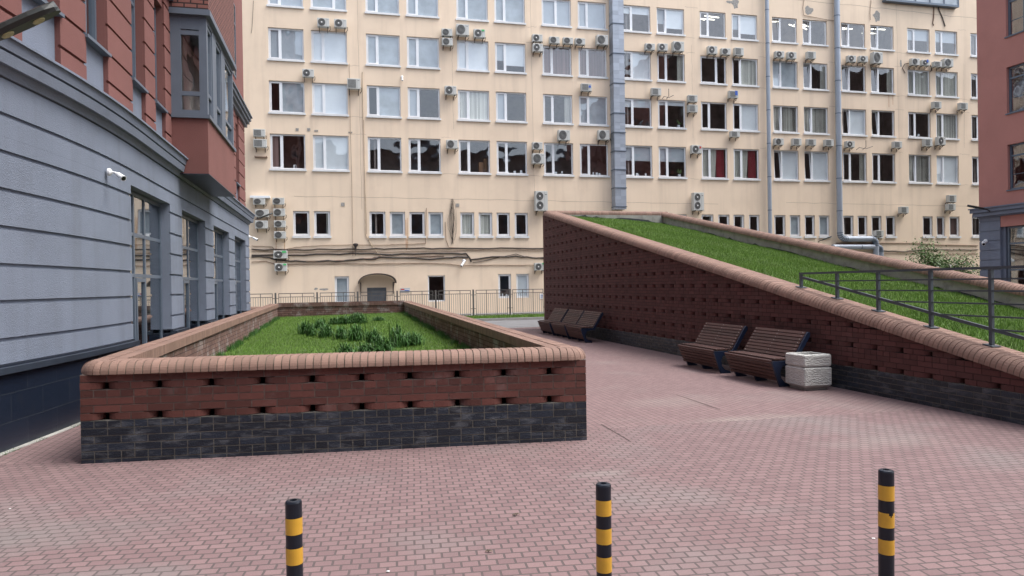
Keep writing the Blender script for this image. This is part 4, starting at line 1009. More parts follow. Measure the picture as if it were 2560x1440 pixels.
AC = [
(793,43,824,66,'h','left of two conditioners side by side above the leftmost window pair, second row'),
(835,46,867,68,'h','right of two conditioners side by side above the leftmost window pair, second row'),
(757,171,784,192,'h','lone small conditioner with white hub between the two leftmost windows, third row'),
(868,194,902,222,'s','dark square fronted conditioner at a third row window corner, beside the thin vertical cable'),
(1104,70,1130,89,'r','upper small conditioner of a stack of two, left of the largest top row unit'),
(1105,93,1131,113,'r','lower small conditioner of a stack of two, left of the largest top row unit'),
(1139,59,1172,88,'b','large pale conditioner high between a two unit stack and a white hubbed unit'),
(1183,71,1213,93,'h','white hubbed conditioner just right of the large pale one, above a fully blinded window'),
(1111,213,1141,236,'h','lone white hubbed conditioner left of the window with white vertical blinds, third row'),
(1329,84,1356,103,'h','upper white hubbed conditioner of a stack of two, left of the brown blinds'),
(1330,107,1357,128,'h','lower white hubbed conditioner of a stack of two, left of the brown blinds'),
(1373,90,1397,108,'r','first of three small conditioners in line above the brown blinds'),
(1407,92,1431,109,'r','middle of three small conditioners in line above the brown blinds'),
(1437,94,1461,111,'r','last of three small conditioners in line above the brown blinds, with a hanging hose'),
(1489,86,1519,112,'b','large conditioner right beside the square zinc duct, top'),
(1450,207,1479,227,'s','conditioner with a blue badge above a window near the zinc duct'),
(1115,348,1144,371,'r','lone conditioner left of the fourth row window with wooden cabinets'),
(1393,323,1424,351,'b','conditioner centred above the fourth row window left of the zinc duct'),
(1492,323,1524,349,'r','conditioner touching the zinc duct, above the window next to it, with a looping hose'),
(1331,354,1354,373,'r','smaller upper conditioner of a stack of two beside a fourth row window'),
(1329,382,1360,409,'b','larger lower conditioner of a stack of two beside a fourth row window'),
(1335,474,1369,527,'d','tall double fan conditioner just above the peak of the ramp'),
(1337,656,1359,676,'h','lowest conditioner, near the ground floor windows at the edge of the ramp wall'),
(1612,107,1635,124,'r','small conditioner, first of three in line right of the zinc duct'),
(1643,107,1668,126,'h','middle one of three conditioners in line right of the zinc duct'),
(1678,102,1709,128,'b','largest one of three conditioners in line right of the zinc duct'),
(1767,113,1792,134,'h','white hubbed conditioner left of a small one and a square fronted one'),
(1802,119,1823,136,'r','small conditioner between a white hubbed and a square fronted one, with a hanging hose'),
(1834,117,1857,138,'s','square fronted conditioner in the top line, left of the slim zinc pipe'),
(1935,126,1959,143,'h','conditioner immediately right of the slim zinc pipe, top line'),
(1966,128,1989,146,'h','second conditioner right of the slim zinc pipe, top line'),
(2014,127,2038,146,'s','dark fronted conditioner with a looping hose left of the thick zinc pipe, top line'),
(1625,218,1653,238,'s','conditioner left of a bare aerial bracket, third row'),
(1717,236,1743,254,'s','upper square fronted conditioner of a stack of two between windows, third row'),
(1717,260,1744,280,'s','lower square fronted conditioner of a stack of two between windows, third row'),
(1819,225,1845,244,'s','conditioner with a blue and white sticker above a third row window'),
(1824,326,1848,342,'s','small conditioner hung just under a third row sill, above the red curtains'),
(1724,361,1755,383,'h','big white hubbed conditioner left of the window with red curtains'),
(1728,478,1759,526,'d','tall double fan conditioner above the ramp lawn, the farther of the two'),
(1934,344,1957,362,'r','first of the row of conditioners between the two zinc pipes, beside the slim one'),
(1978,344,2002,363,'s','second of the row of conditioners between the two zinc pipes'),
(2014,346,2039,363,'s','third of the row of conditioners between the two zinc pipes'),
(2057,347,2084,365,'s','last of the row of conditioners between the two zinc pipes, beside the thick one'),
(2115,137,2139,154,'h','first conditioner right of the thick zinc pipe, top line'),
(2144,138,2168,154,'h','second conditioner right of the thick zinc pipe, beside a very large one'),
(2173,128,2207,158,'b','very large conditioner with small print, third right of the thick zinc pipe'),
(2273,144,2298,162,'r','leftmost of four conditioners crowded above the vertical blinds at top right'),
(2300,148,2322,163,'h','second of four conditioners crowded above the vertical blinds at top right, with a blue badge'),
(2331,152,2352,166,'s','third and smallest of four conditioners crowded at top right'),
(2353,145,2380,167,'b','rightmost and largest of four conditioners crowded at top right'),
(2328,252,2352,270,'s','conditioner above the gap of the last full window pair, third row'),
(2393,255,2419,273,'s','farthest right conditioner on the cream wall, beside the red building'),
(2111,351,2135,368,'h','white conditioner directly right of the thick zinc pipe, fourth row, with cables trailing right'),
(2228,352,2255,369,'s','lone square fronted conditioner above the right side of a fourth row window'),
(2305,345,2330,365,'s','dark grilled conditioner left of a larger round fan unit under a third row sill'),
(2336,340,2365,362,'h','larger round fan conditioner right of a dark grilled one under a third row sill'),
(2365,486,2390,505,'s','upper conditioner of a stack of two above the narrow windows near the red building'),
(2364,508,2387,525,'s','lower conditioner of a stack of two above the narrow windows near the red building'),
(2247,515,2269,533,'s','lone conditioner at the corner of a narrow window, right of the thick pipe elbow'),
(2183,575,2208,590,'s','little conditioner fixed under a narrow window just above the pipe elbow'),
(633,321,663,341,'s','upper conditioner of a stack of two against the corner of the near building'),
(633,346,667,368,'s','lower conditioner of a stack of two against the corner of the near building'),
(633,495,662,511,'r','top unit of the left column of three, under a white cover strip'),
(637,522,672,542,'r','middle unit of the left column of three'),
(637,550,670,571,'r','bottom unit of the left column of three'),
(681,493,711,511,'r','topmost of the column of four stacked conditioners'),
(683,520,713,540,'r','second from the top in the column of four stacked conditioners'),
(686,550,713,568,'r','third from the top in the column of four stacked conditioners'),
(686,577,714,596,'r','bottom one of the column of four, with rust streaks below'),
(683,625,719,646,'h','upper of two low conditioners with green labels among the dark cables'),
(686,657,718,678,'h','lower of two low conditioners with green labels, below the dark cables')]
protos = {k: ac_proto(k) for k in 'hrsbd'}; used = set()
dims = {'h':(.80,.56),'r':(.80,.56),'s':(.80,.56),'b':(.94,.72),'d':(.90,1.25)}
rnd = random.Random(5)
for (x0, y0, x1, y1, kd, lb) in AC:
    yfr = YF-.42
    pb = onY((x0+x1)/2, y1, yfr); pt_ = onY((x0+x1)/2, y0, yfr); pl_ = onY(x0, y1, yfr); pr_ = onY(x1, y1, yfr)
    hgt = pt_.z-pb.z; wid = pr_.x-pl_.x; obl = .06 + .008*max(0, pb.x)
    if kd in used: o = copy_tree(protos[kd])
    else: o = protos[kd]; used.add(kd)
    w0_, h0_ = dims[kd]; sz = hgt*.93/h0_; sx = min(1.15, max(.78, wid*(1-.010*max(0,pb.x-5))/w0_*.97))
    o.scale = (sx, 1, sz); o.location = (pb.x+(.0 if pb.x < 5 else .004*pb.x), YF, pb.z)
    o['label'] = lb
# badges
# ---------- cables on the facade
def cable(pts, r, m_, label, yy=YF-.04, wob=0, seed=1, name='wall_cable', sub=6):
    rd = random.Random(seed); P = [onY(u, v, yy) for u, v in pts]; out = []
    for a_, b_ in zip(P, P[1:]):
        for i in range(sub):
            t = i/sub; p = a_.lerp(b_, t); out.append(p + Vector((0, rd.uniform(-.5,.5)*wob, rd.uniform(-1,1)*wob)))
    out.append(P[-1]); mb = MB(); mb.tube(out, r, 6); o = mb.build(name, M[m_]); return tag(o, label, 'cable', 'cables strung along the cream facade')
cable([(629,615),(680,617),(690,628),(740,618),(800,614),(880,612),(960,613),(1000,611),(1064,609),(1066,520)], .018, 'cableb', 'thin brown cable that turns up beside the narrow windows', wob=.012, seed=1)
cable([(629,624),(720,624),(780,624),(820,622),(870,623),(920,622),(980,622),(1060,621),(1120,621),(1195,622),(1280,620),(1360,621)], .034, 'cable', 'uppermost dark cable running the full width under the narrow windows', wob=.03, seed=2, sub=3)
cable([(629,628),(760,630),(870,628),(960,630),(1060,628),(1200,626),(1360,627)], .018, 'cableb', 'thin straight brown cable just below the uppermost dark one', wob=.01, seed=3)
cable([(629,637),(700,637),(760,637),(850,635),(900,633),(980,636),(1060,634),(1130,633),(1165,634),(1175,645),(1178,655)], .045, 'cable', 'dark cable bundle in the middle that ends in a drooping tip', wob=.03, seed=4, sub=3)
cable([(629,643),(660,642),(700,650),(740,653),(800,652),(860,653),(900,649),(930,647),(952,643),(1040,645),(1090,648),(1130,643),(1170,644)], .05, 'cable', 'thick sagging dark cable bundle crossing behind the two low conditioners', wob=.035, seed=5, sub=3)
cable([(735,652),(800,655),(870,651),(930,645),(950,642),(1000,644),(1060,642),(1110,640)], .03, 'cableb', 'brown cable twisted around the thick dark bundle', wob=.05, seed=6, sub=3)
cable([(1178,648),(1230,642),(1290,641),(1330,644),(1362,644)], .045, 'cable', 'dark cable bundle continuing to the ramp wall on the right', wob=.03, seed=7, sub=3)
cable([(1182,657),(1220,650),(1250,643),(1290,635),(1315,643),(1362,647)], .02, 'cable', 'thin dark wire peaking above the bundle near the ramp wall', wob=.01, seed=8, sub=3)
cable([(629,655),(665,653),(690,662),(760,660),(880,659),(940,660),(1060,658),(1120,660),(1155,664),(1240,663),(1338,663)], .022, 'cableb', 'lowest brown cable, sagging below the dark bundles', wob=.012, seed=9)
cable([(906,180),(908,300),(912,440),(914,560),(914,586),(928,612),(946,636),(965,644),(990,646)], .022, 'cablel', 'pale cable that drops down the wall and sweeps right into the bundle', wob=.01, seed=10)
cable([(909,300),(913,470),(917,586)], .010, 'cableb', 'hair thin wire beside the pale vertical cable', wob=.008, seed=11)
cable([(873,160),(876,320),(880,480),(882,640)], .010, 'cableb', 'hair thin wire left of the pale vertical cable', wob=.012, seed=12)
cable([(1113,555),(1115,600),(1122,619),(1160,620)], .016, 'cableb', 'short bent wire beside the hanging coil', wob=.006, seed=13)
cable([(2090,608),(2180,608),(2290,608),(2340,612),(2445,614)], .03, 'cableb', 'rust brown pipe rail running behind the shrub', wob=.006, seed=14)
cable([(2200,626),(2260,629),(2300,624),(2380,625),(2445,624)], .03, 'cable', 'dark cable sagging behind the shrub at the right', wob=.02, seed=15)
cable([(2200,634),(2290,632),(2350,636),(2445,634)], .022, 'cableb', 'second cable below the dark one behind the shrub', wob=.02, seed=16)
cable([(2335,12),(2334,45),(2332,58),(2334,64)], .035, 'cableb', 'short loose hose hanging left under the glazed balcony', wob=.02, seed=17)
cable([(2347,12),(2346,22),(2355,42),(2363,66)], .035, 'cable', 'longer loose hose hanging right under the glazed balcony', wob=.02, seed=18)
cable([(2010,0),(2007,20),(2009,38),(2050,46),(2086,52)], .016, 'cableb', 'wire bending round a peeled patch near the thick pipe', wob=.01, seed=19)
cable([(2178,0),(2175,30),(2176,50)], .016, 'cableb', 'short wire beside the right hand peeled patch', wob=.02, seed=20)
cable([(1524,345),(1532,360),(1533,372)], .02, 'cable', 'looped hose from the conditioner at the duct', wob=.0, seed=21)
cable([(634,0),(630,70),(628,83)], .010, 'cable', 'thin wire dangling at the top left of the cream wall', wob=.02, seed=22)
cable([(2263,183),(2256,170),(2262,160),(2272,158)], .022, 'cable', 'curved dark hose left of the crowded conditioners', seed=23, sub=3)
cable([(2326,178),(2330,176),(2327,166),(2322,158)], .028, 'cable', 'short black hose between the crowded conditioners', seed=24, sub=3)
# hanging wire coil
rd = random.Random(3); mb = MB()
for k in range(6):
    c0 = onY(1131, 560, YF-.06); a1, a2 = rd.uniform(.05,.30), rd.uniform(.6,1.25); dx, dz = rd.uniform(-.06,.06), rd.uniform(-.25,.2)
    mb.tube([(c0.x+dx+a1*math.cos(t*math.pi/10), YF-.05-rd.uniform(0,.05), c0.z+dz+a2*math.sin(t*math.pi/10)) for t in range(21)], .006, 5, False)
for dx in (-.04, .03, .06): mb.tube([(c0.x+dx, YF-.05, c0.z+1.5), (c0.x+dx*2, YF-.06, c0.z+.3), (c0.x-dx, YF-.05, c0.z-1.2)], .012, 5)
tag(mb.build('wire_coil', M['cable']), 'tangled coil of black wire hanging between two groups of narrow windows', 'cable')
# small fittings on the wall
def bracket(u0, u1, v, lb):
    mb = MB(); a_ = onY(u0, v, YF-.3); b_ = onY(u1, v-3, YF-.3)
    mb.tube([a_, (a_+b_)/2+Vector((0,0,-.12)), b_], .018, 5); m_ = (a_+b_)/2; mb.tube([m_+Vector((0,0,.45)), m_, m_+Vector((0,.3,-.1))], .018, 5)
    mb.tube([a_, a_+Vector((0,.28,-.1))], .018, 5); tag(mb.build('aerial_bracket', M['brk']), lb, 'bracket')
bracket(1660, 1684, 241, 'bare thin aerial bracket between two third row windows')
bracket(2148, 2182, 369, 'bare thin aerial bracket right of the thick pipe, fourth row')
c = onY(653, 393, YF-.05); mb = MB(); mb.box(c.x-.33, c.x+.33, YF-.12, YF, c.z-.03, c.z+.03); mb.box(c.x-.33, c.x-.29, YF-.3, YF-.12, c.z-.03, c.z+.03); mb.box(c.x+.29, c.x+.33, YF-.3, YF-.12, c.z-.03, c.z+.03)
tag(mb.build('empty_bracket', M['cableb']), 'empty conditioner bracket below the stack beside the near building', 'bracket')
c = onY(650, 495, YF-.05); mb = MB(); mb.box(c.x-.5, c.x+.55, YF-.3, YF, c.z-.02, c.z+.10); tag(mb.build('cover_strip', M['white']), 'white cover strip above the left column of conditioners', 'cover')
c = onY(889, 617, YF-.1); mb = MB(); mb.lathe([(.05,-.1),(.06,.0),(.14,.08),(.15,.16),(.06,.2)], (c.x,YF-.18,c.z)); mb.tube([(c.x,YF-.18,c.z-.05),(c.x,YF-.12,c.z-.5)], .02, 5)
tag(mb.build('wall_lamp', M['brk']), 'small dark lamp fitting on a stem above the cable bundles', 'lamp')
def sign(u0, v0, u1, v1, lb, rows_, frame=None):
    a_, b_ = onY(u0, v1, YF-.02), onY(u1, v0, YF-.02); root = thing('sign', lb, 'sign', (a_.x, YF-.01, a_.z)); mb = MB(); mb.box(a_.x, b_.x, YF-.03, YF-.005, a_.z, b_.z); mb.build('sign_plate', M['blindg'] if frame else M['white'], root)
    for (x0, z0, x1, z1, mm) in rows_:
        q_ = MB(); W_, H_ = b_.x-a_.x, b_.z-a_.z; q_.box(a_.x+W_*x0, a_.x+W_*x1, YF-.036, YF-.031, a_.z+H_*z0, a_.z+H_*z1); q_.build('printed_line', M[mm], root)
sign(1001, 720, 1025, 731, 'small grey plate with red and blue print right of the entrance door', [(.05,.55,.4,.85,'sred'),(.45,.6,.95,.75,'swhite'),(.45,.35,.9,.5,'sblue'),(.05,.12,.9,.25,'sred')], 1)
sign(1350, 734, 1358, 747, 'white paper notice on the wall near the ramp corner', [(.2,.6,.8,.7,'sblue'),(.2,.3,.8,.4,'sblue')])
def badge(u0, v0, u1, v1, mm, yy=YF-.432):
    a_, b_ = onY(u0, v1, yy), onY(u1, v0, yy); mb = MB(); mb.box(a_.x, b_.x, yy-.012, yy, a_.z, b_.z); return mb
for (u0, v0, u1, v1, mm, idx) in ((1472,214,1477,219,'sblue',15),(1838,227,1844,238,'sblue',35),(705,627,715,632,'sgreen',69),(708,659,716,663,'sgreen',70),(1337+19,657,1359,661,'sgreen',22),(1204,74,1211,78,'sgreen',7),(2317,149,2321,156,'sblue',47),(1749,366,1753,371,'sred',37)):
    root = [o for o in sc.objects if o.get('label') == AC[idx][5]][0]
    mb = badge(u0, v0, u1, v1, mm); o = mb.build('badge', M[mm]); bpy.context.view_layer.update()
    o.parent = root; o.matrix_parent_inverse = root.matrix_world.inverted()

# ---------- security cameras
def camera_unit(name_lb, base, wall_n, aim, s=1.0):
    base, n_, aim = Vector(base), Vector(wall_n).normalized(), Vector(aim).normalized()
    root = thing('security_camera', name_lb, 'camera', base)
    m_ = MB(); m_.lathe([(.055*s,0),(.055*s,.03*s),(.035*s,.05*s)], base, n_, 16); m_.build('mount', M['wplast'], root, smooth=False)
    j = base+n_*.05*s; k = j+n_*.05*s+Vector((0,0,-.01*s)); m_ = MB(); m_.tube([j, k, k+aim*.06*s], .018*s, 8); m_.build('arm', M['wplast'], root)
    h0 = k+aim*.05*s; m_ = MB(); m_.lathe([(.03*s,0),(.038*s,.02*s),(.038*s,.14*s),(.043*s,.145*s),(.043*s,.17*s)], h0, aim, 16); m_.build('housing', M['wplast'], root)
    m_ = MB(); m_.lathe([(.034*s,0),(.034*s,.004*s)], h0+aim*.168*s, aim, 16); m_.build('lens', M['lens'], root)
p = onX(270, 430, XL); camera_unit('white bullet camera on the grey banded wall of the near building', (XL, p.y, p.z), (1,0,0), (.55,-.50,-.38), .98)
p = onX(626, 594, XL); camera_unit('white bullet camera at the far corner of the near building', (XL, SE-.15, p.z), (1,0,0), (.8,-.3,-.45), 1.1)
p = onX(2465, 603, XB); camera_unit('white bullet camera on the grey pier of the right hand building', (XB, p.y, p.z), (-1,0,0), (-.6,-.65,-.35), 1.6)
p = onY(1160, 652, YF); camera_unit('white bullet camera pointing down below the cable bundles', (p.x, YF, p.z), (0,-1,0), (-.55,-.4,-.7), 1.9)
p = onY(1005, 192, YF); camera_unit('tiny white camera alone on the cream wall between window rows', (p.x, YF, p.z), (0,-1,0), (0,-.3,-.9), 1.3)

# ---------- street lamps
M['lampb'] = mat('dark lamp housing', (.022,.026,.024), .4)
M['lampled'] = mat('unlit yellow led', (.34,.32,.16), .35, .2, 30)
tip = O+ray(146, 20)*5.6; hb = O+ray(-75, 118)*5.35; am = (tip-hb).normalized(); SC = (tip-hb).length/.565
def led_lamp(lb, base, head, aim, s=1.0, chips=True):
    base, head, aim = Vector(base), Vector(head), Vector(aim).normalized(); side = aim.cross(Vector((0,0,1))).normalized(); up = side.cross(aim)
    root = thing('street_lamp', lb, 'street lamp', base)
    m_ = MB(); m_.tube([base, base.lerp(head, .5)+Vector((0,0,.04)), head+aim*.06], .024*s, 10); m_.build('arm', M['brk'], root)
    m_ = MB(); prof = [(0,.032),(.06,.040),(.14,.062),(.25,.082),(.38,.086),(.48,.074),(.54,.05),(.565,.02)]
    for (l0, w0_), (l1, w1) in zip(prof, prof[1:]):
        def rg(l, w_): return [head+aim*l*s+side*x_*s+up*z_*s for x_, z_ in ((-w_,0),(-w_*.7,-.022),(w_*.7,-.022),(w_,0),(w_*.8,.03),(w_*.3,.048),(-w_*.3,.048),(-w_*.8,.03))]
        m_.prism(rg(l0, w0_), rg(l1, w1))
    m_.build('lamp_head', M['lampb'], root)
    if chips:
        for l in (.22, .42):
            c_ = MB(); c_.lathe([(.040*s,0),(.036*s,.006*s)], head+aim*l*s-up*.022*s, -up, 18); c_.build('led_chip', M['lampled'], root)
led_lamp('dark two lens street lamp head reaching in at the top left', (-4.0, 5.7, 3.1), hb, am, SC)
p = onX(2480, 525, XB-.3); led_lamp('black lamp on the cornice of the right hand building', (XB-.3, p.y+.1, p.z-.05), (XB-.55, p.y+.15, p.z+.05), (-.9,.3,.22), 1.2, False)
led_lamp('black lamp arm at the cornice corner of the near building', (XL+.22, SE+.1, 4.25), (XL+.36, SE+.12, 4.30), (.88,.2,.40), .9, False)
p = onY(2060, 600, YF-.6); led_lamp('dark lamp on the cream wall just above the ramp coping', (p.x, YF, p.z-.1), (p.x+.1, YF-.3, p.z), (.7,-.6,.35), 1.1, False)

# ---------- fence beyond the road
FN = thing('metal_fence', 'grey metal railing with thin upright bars beyond the road', 'fence', (3, 35.66, .09))
xs = [-4.96+1.915*i for i in range(9)]
FY = 35.66
for i, x_ in enumerate(xs):
    m_ = MB(); m_.box(x_-.04, x_+.04, FY-.04, FY+.04, .05, 1.49); m_.build('post', M['fence'], FN)
    if i == len(xs)-1: break
    a_, b_ = x_+.13, xs[i+1]-.13; m_ = MB()
    m_.box(a_, b_, FY-.02, FY+.02, 1.43, 1.465); m_.box(a_, b_, FY-.018, FY+.018, 1.265, 1.295); m_.box(a_, b_, FY-.018, FY+.018, .2, .23)
    m_.box(a_, a_+.03, FY-.016, FY+.016, .1, 1.43); m_.box(b_-.03, b_, FY-.016, FY+.016, .1, 1.43)
    for q_ in (1, 2): xx = a_+(b_-a_)*q_/3; m_.box(xx-.015, xx+.015, FY-.016, FY+.016, .1, 1.43)
    n_ = 15
    for k in range(1, n_): xx = a_+(b_-a_)*k/n_; m_.box(xx-.008, xx+.008, FY-.008, FY+.008, .1, 1.265)
    for zz in (.5, 1.2): m_.box(x_+.04, a_, FY-.01, FY+.01, zz, zz+.03); m_.box(b_, xs[i+1]-.04, FY-.01, FY+.01, zz, zz+.03)
    m_.build('railing_panel', M['fence'], FN)

# ---------- railing on the ramp coping
RX = 7.85; RL = thing('handrail', 'dark grey steel railing standing on the sloping coping of the ramp', 'railing', (RX, 8, 1.0))
ys = [10.96,10.03,9.12,8.14,7.21,6.27,5.33,4.4]
slope = lambda y: 1.05+.187*(y-7.2)
for i, y in enumerate(ys):
    zc = rtop(y)+.0; m_ = MB(); m_.box(RX-.022, RX+.022, y-.022, y+.022, zc, 1.80); m_.build('post', M['metal'], RL)
    m_ = MB(); m_.hexa([(RX-.07,y-.07,rtop(y-.07)+.002),(RX+.07,y-.07,rtop(y-.07)+.002),(RX+.07,y+.07,rtop(y+.07)+.002),(RX-.07,y+.07,rtop(y+.07)+.002),(RX-.07,y-.07,rtop(y-.07)+.012),(RX+.07,y-.07,rtop(y-.07)+.012),(RX+.07,y+.07,rtop(y+.07)+.012),(RX-.07,y+.07,rtop(y+.07)+.012)]); m_.build('base_plate', M['metal'], RL)
m_ = MB(); m_.box(RX-.028, RX+.028, 4.3, 10.985, 1.801, 1.835); m_.build('top_rail', M['metal'], RL)
for z in (1.68, 1.53, 1.37, 1.21, 1.05, .89, .73):
    y1 = min(10.9, 7.2+(z-1.05)/.187); m_ = MB()
    if y1 > 4.6: m_.box(RX-.010, RX+.010, 4.4, y1, z-.010, z+.010); m_.build('level_rail', M['metal'], RL)
m_ = MB(); a_, b_ = (RX, 4.4, slope(4.4)), (RX, 10.96, slope(10.96))
m_.hexa([(RX-.018,4.4,a_[2]-.02),(RX+.018,4.4,a_[2]-.02),(RX+.018,10.94,b_[2]-.02),(RX-.018,10.94,b_[2]-.02),(RX-.018,4.4,a_[2]+.02),(RX+.018,4.4,a_[2]+.02),(RX+.018,10.94,b_[2]+.02),(RX-.018,10.94,b_[2]+.02)]); m_.build('sloping_rail', M['metal'], RL)

# ---------- benches (local: x = outward from wall is -X world; built along +Y)
def bench_proto():
    root = bpy.data.objects.new('park_bench', None); sc.collection.objects.link(root); L = 1.42
    # slat centres (x, z): front skirt, seat, back; origin at wall line, x negative = away from wall
    back = [(-.10-.235*(1-i/7), .475+.365*(i/7)) for i in range(8)]
    seat = [(-.385-.085*i, .432+.002*i) for i in range(4)]
    skirt = [(-.722+.023*i, .405-.058*i) for i in range(6)]
    allp = [(p, math.atan2(.365, .235)) for p in back[::-1]] + [(p, 0) for p in seat] + [(p, math.radians(-66)) for p in skirt]
    sb, kb, bb = MB(), MB(), MB(); rnd = random.Random(2); scw = MB()
    for (x_, z_), ang in allp:
        mb = bb if (x_, z_) in back else (sb if (x_, z_) in seat else kb)
        mb.cur = rnd.random(); hw_, ht = .0235, .012
        if (x_, z_) in seat: hw_ = .034
        c, s = math.cos(ang), math.sin(ang)
        def cr(a_, b_): return (x_ + a_*c - b_*s, z_ + a_*s + b_*c)
        q4 = [cr(-hw_,-ht), cr(hw_,-ht), cr(hw_,ht), cr(-hw_,ht)]
        mb.prism([(p[0], 0, p[1]) for p in q4][::-1], [(p[0], L, p[1]) for p in q4][::-1])
        if (x_, z_) not in skirt:
            for yy in (.05, L*.5, L-.05): p = cr(0, ht); scw.lathe([(.007,0),(.006,.003)], (p[0], yy, p[1]), (-s, 0, c), 6)
    bb.build('backrest_slats', M['slat'], root); sb.build('seat_slats', M['slat'], root); kb.build('front_slats', M['slat'], root); scw.build('screws', M['screw'], root)
    out = [(-.075,.865),(-.045,.85),(-.045,.80),(-.27,.45),(-.31,.37),(-.45,.355),(-.56,.33),(-.60,.24),(-.585,.14),(-.52,.07),(-.42,.04),(-.40,0),(-.60,0),(-.65,.12),(-.735,.37),(-.73,.408),(-.38,.408),(-.345,.44),(-.11,.83)]
    for y0 in (-.045, L*.5-.02, L-.10):
        o_ = out if y0 < 0 else [(x_+.05 if x_ < -.3 else x_+.01, z_-.012 if z_ > .02 else z_) for x_, z_ in out]
        m_ = MB(); m_.prism([(x_, y0, z_) for x_, z_ in o_], [(x_, y0+.044, z_) for x_, z_ in o_]); m_.build('side_frame', M['navy'], root)
    return root
bp = bench_proto()
blabs = [(10.1,'slatted brown bench next to the white concrete bin'),(11.92,'slatted brown bench, second from the white concrete bin'),(19.42,'slatted bench nearest to us in the far group of three'),(20.98,'middle slatted bench in the far group of three'),(22.6,'farthest slatted bench, near the ramp corner and the road')]
for i, (y, lb) in enumerate(blabs):
    o = bp if i == 0 else copy_tree(bp)
    o.location = (7.40, y, 0); tag(o, lb, 'bench', 'slatted benches along the ramp wall')

# ---------- concrete litter bin
BX, BY = 7.10, 9.77
def oct_(w_, ch, z): return [(BX+x_*w_, BY+y_*w_, z) for x_, y_ in ((-1+ch,-1),(1-ch,-1),(1,-1+ch),(1,1-ch),(1-ch,1),(-1+ch,1),(-1,1-ch),(-1,-1+ch))]
BN = thing('litter_bin', 'square rough white concrete litter bin beside the nearest bench', 'litter bin', (BX, BY, 0))
def shell(rings, inner, mname, nm):
    m_ = MB()
    for a_, b_ in zip(rings, rings[1:]):
        for i in range(8): j = (i+1) % 8; m_.face([a_[i], a_[j], b_[j], b_[i]])
    if inner:
        t_ = rings[-1]
        for i in range(8): j = (i+1) % 8; m_.face([t_[i], t_[j], inner[0][j], inner[0][i]]); m_.face([inner[0][i], inner[0][j], inner[1][j], inner[1][i]])
        m_.face(inner[1])
    else: m_.face(rings[-1])
    return m_.build(nm, M[mname], BN)
w_ = .245
M['cbin'].node_tree.nodes  # texture: raised wavy ridges
def ridges(mname):
    t = M[mname].node_tree; b = t.nodes['Principled BSDF']; wv = N(t, 'ShaderNodeTexWave', Scale=9.0, Distortion=9.0, Detail=2.0); wv.bands_direction = 'Z'; wv.inputs['Detail Scale'].default_value = 2.2
    tc = t.nodes.new('ShaderNodeTexCoord'); t.links.new(tc.outputs['Object'], wv.inputs['Vector'])
    bn = N(t, 'ShaderNodeBump', Strength=.8, Distance=.010); t.links.new(wv.outputs['Fac'], bn.inputs['Height']); t.links.new(bn.outputs[0], b.inputs['Normal'])
ridges('cbin')
shell([oct_(.19,.06,0), oct_(.205,.06,.045)], None, 'cbin2', 'foot')
shell([oct_(.20,.06,.046), oct_(w_-.01,.06,.07), oct_(w_,.06,.085), oct_(w_,.06,.335), oct_(w_-.012,.06,.35), oct_(w_-.03,.06,.36)], None, 'cbin', 'lower_body')
shell([oct_(w_-.03,.06,.361), oct_(w_-.01,.06,.372), oct_(w_-.002,.06,.385), oct_(w_-.002,.06,.535), oct_(w_-.012,.06,.548), oct_(w_-.02,.06,.552)], [oct_(.165,.1,.552), oct_(.16,.1,.40)], 'cbin', 'upper_body')

# ---------- striped bollards
def bollard(x_, y_, lb, nick, tilt=0, rot=0):
    root = thing('bollard', lb, 'bollard', (x_, y_, 0), 'striped flexible bollards in the foreground'); r = .0375; h = .72
    m_ = MB(); m_.lathe([(.10,0),(.10,.012),(r+.012,.03),(r,.05),(r,h-.010),(r-.003,h-.003),(r-.009,h-.0005),(.016,h),(.014,h-.012),(.0,h-.012)], (x_,y_,0), n=32); m_.build('post_body', M['bblk'], root, smooth=False)
    zt = h-.078
    for k in range(3):
        z1 = zt-k*.138; z0 = z1-.075; m_ = MB(); n = 32
        for i in range(n):
            t0, t1 = 2*math.pi*i/n, 2*math.pi*(i+1)/n; d0 = d1 = 0
            za0 = za1 = z0; zb0 = zb1 = z1
            if nick and k == nick[0] and nick[1] <= i <= nick[2]: zb0 = zb1 = z1-.012-.008*(i % 2)
            rr = r+.0012
            m_.face([(x_+rr*math.cos(t0),y_+rr*math.sin(t0),za0),(x_+rr*math.cos(t1),y_+rr*math.sin(t1),za1),(x_+rr*math.cos(t1),y_+rr*math.sin(t1),zb1),(x_+rr*math.cos(t0),y_+rr*math.sin(t0),zb0)])
        m_.build('yellow_band', M['byel'], root)
    root.rotation_euler = (0, tilt, rot)
bollard(-.23, 3.44, 'leftmost black and yellow striped bollard, in front of the planter', None)
bollard(1.23, 3.29, 'middle black and yellow striped bollard', None, tilt=R(.4))
bollard(2.70, 3.11, 'rightmost black and yellow striped bollard, with a torn second yellow band', (1, 22, 24), tilt=R(.8))

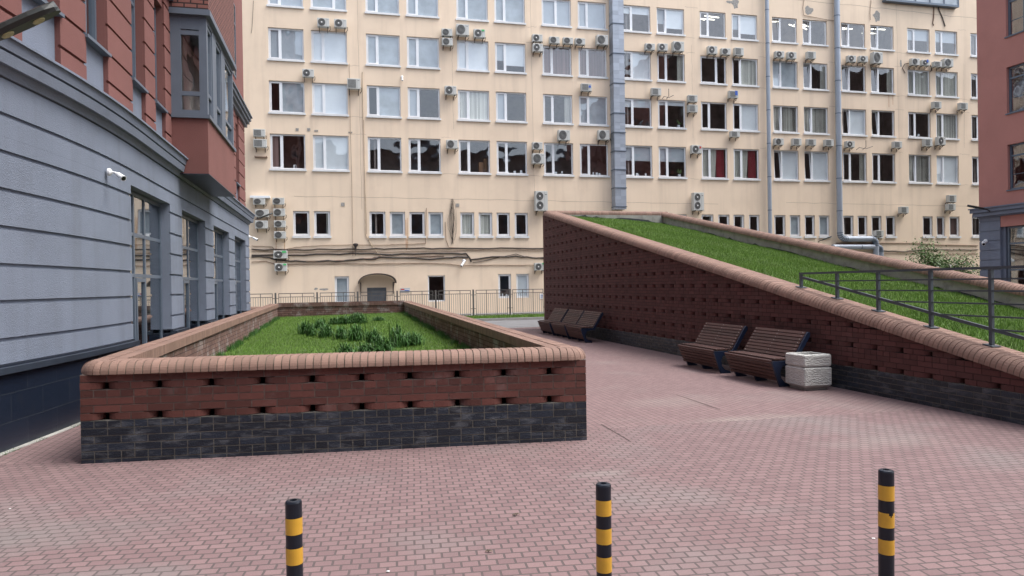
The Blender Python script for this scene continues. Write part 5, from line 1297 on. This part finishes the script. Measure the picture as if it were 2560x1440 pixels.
# ---------- flowering shrub behind the ramp
SH = thing('flowering_shrub', 'loose green shrub with white blossom rising behind the ramp before the right hand building', 'shrub', (35.5, 36, .1))
rd = random.Random(9); st, lf, bl = MB(), MB(), MB()
for k in range(26):
    bx_ = 35.2+rd.uniform(-1.2,1.6); p = Vector((bx_, 36+rd.uniform(-.8,.8), .1)); top = Vector((rd.uniform(32.8,38.6), 36+rd.uniform(-1,1), rd.uniform(1.6,3.1)))
    if k < 4: top = Vector((33.8+rd.uniform(-.4,.8), 36, 3.9-.25*k))
    pts = [p.lerp(top, i/6)+Vector((rd.uniform(-.08,.08), rd.uniform(-.08,.08), .35*math.sin(i/6*3.14))) for i in range(7)]
    st.tube(pts, [.035-.004*i for i in range(7)], 5)
    for q_ in range(420):
        i = rd.uniform(2.2, 6); a_ = pts[int(i)] if i >= 6 else pts[int(i)].lerp(pts[int(i)+1], i-int(i)); sp_ = .34
        c_ = a_+Vector((rd.gauss(0,sp_), rd.gauss(0,sp_), rd.gauss(0,sp_*.8))); s_ = rd.uniform(.05,.10); lf.cur = rd.random()
        d_ = Vector((rd.uniform(-1,1), rd.uniform(-1,1), rd.uniform(-.6,.6))).normalized(); e_ = d_.cross(Vector((rd.uniform(-1,1), rd.uniform(-1,1), 1))).normalized()
        lf.face([c_-d_*s_, c_+e_*s_*.45, c_+d_*s_, c_-e_*s_*.45])
        if q_ % 30 == 0 and c_.z < 2.6:
            bl.lathe([(.02,-.02),(.06,.0),(.04,.03)], c_, (0,-.3,1), 6)
st.build('stems', M['bark'], SH); lf.build('leaves', M['leaf'], SH); bl.build('blossom', M['petal'], SH)
# a few dry leaves and bits of litter on the paving
lt = [((1290,1288),'dry curled leaf on the paving in front of the planter'),((1225,1380),'small withered leaf near the middle bollard')]
for k, ((u, v), lb) in enumerate(lt):
    p = onZ(u, v, .004); mb = MB(); rd = random.Random(k+1)
    for q_ in range(3 if k == 0 else 2):
        x_, y_ = p.x+(q_-1)*.014, p.y+rd.uniform(-.006,.006); pts = []
        for i in range(6): t = i/5; pts.append((x_+(t-.5)*.03, y_, .006+.008*math.sin(t*3.14)*rd.uniform(.6,1.3)))
        for a_, b_ in zip(pts, pts[1:]): mb.face([(a_[0],a_[1]-.007,a_[2]),(b_[0],b_[1]-.007,b_[2]),(b_[0],b_[1]+.007,b_[2]+.004),(a_[0],a_[1]+.007,a_[2]+.004)])
    tag(mb.build('dry_leaf', M['bark']), lb, 'leaf')

for k, (u, v, lb) in enumerate(((970,1428,'white scrap of paper on the paving between the left and middle bollards'),(2184,1346,'tiny white scrap of paper by the rightmost bollard'),(25,1272,'small white scrap near the left edge of the paving'))):
    p = onZ(u, v, .004); rd = random.Random(k+11); mb = MB(); n_ = 7
    pts = [(p.x+rd.uniform(.008,.016)*math.cos(i/n_*6.283), p.y+rd.uniform(.006,.012)*math.sin(i/n_*6.283), .003+rd.uniform(0,.004)) for i in range(n_)]
    c_ = (p.x, p.y, .009)
    for i in range(n_): mb.face([c_, pts[i], pts[(i+1) % n_]])
    tag(mb.build('paper_scrap', M['swhite']), lb, 'litter')
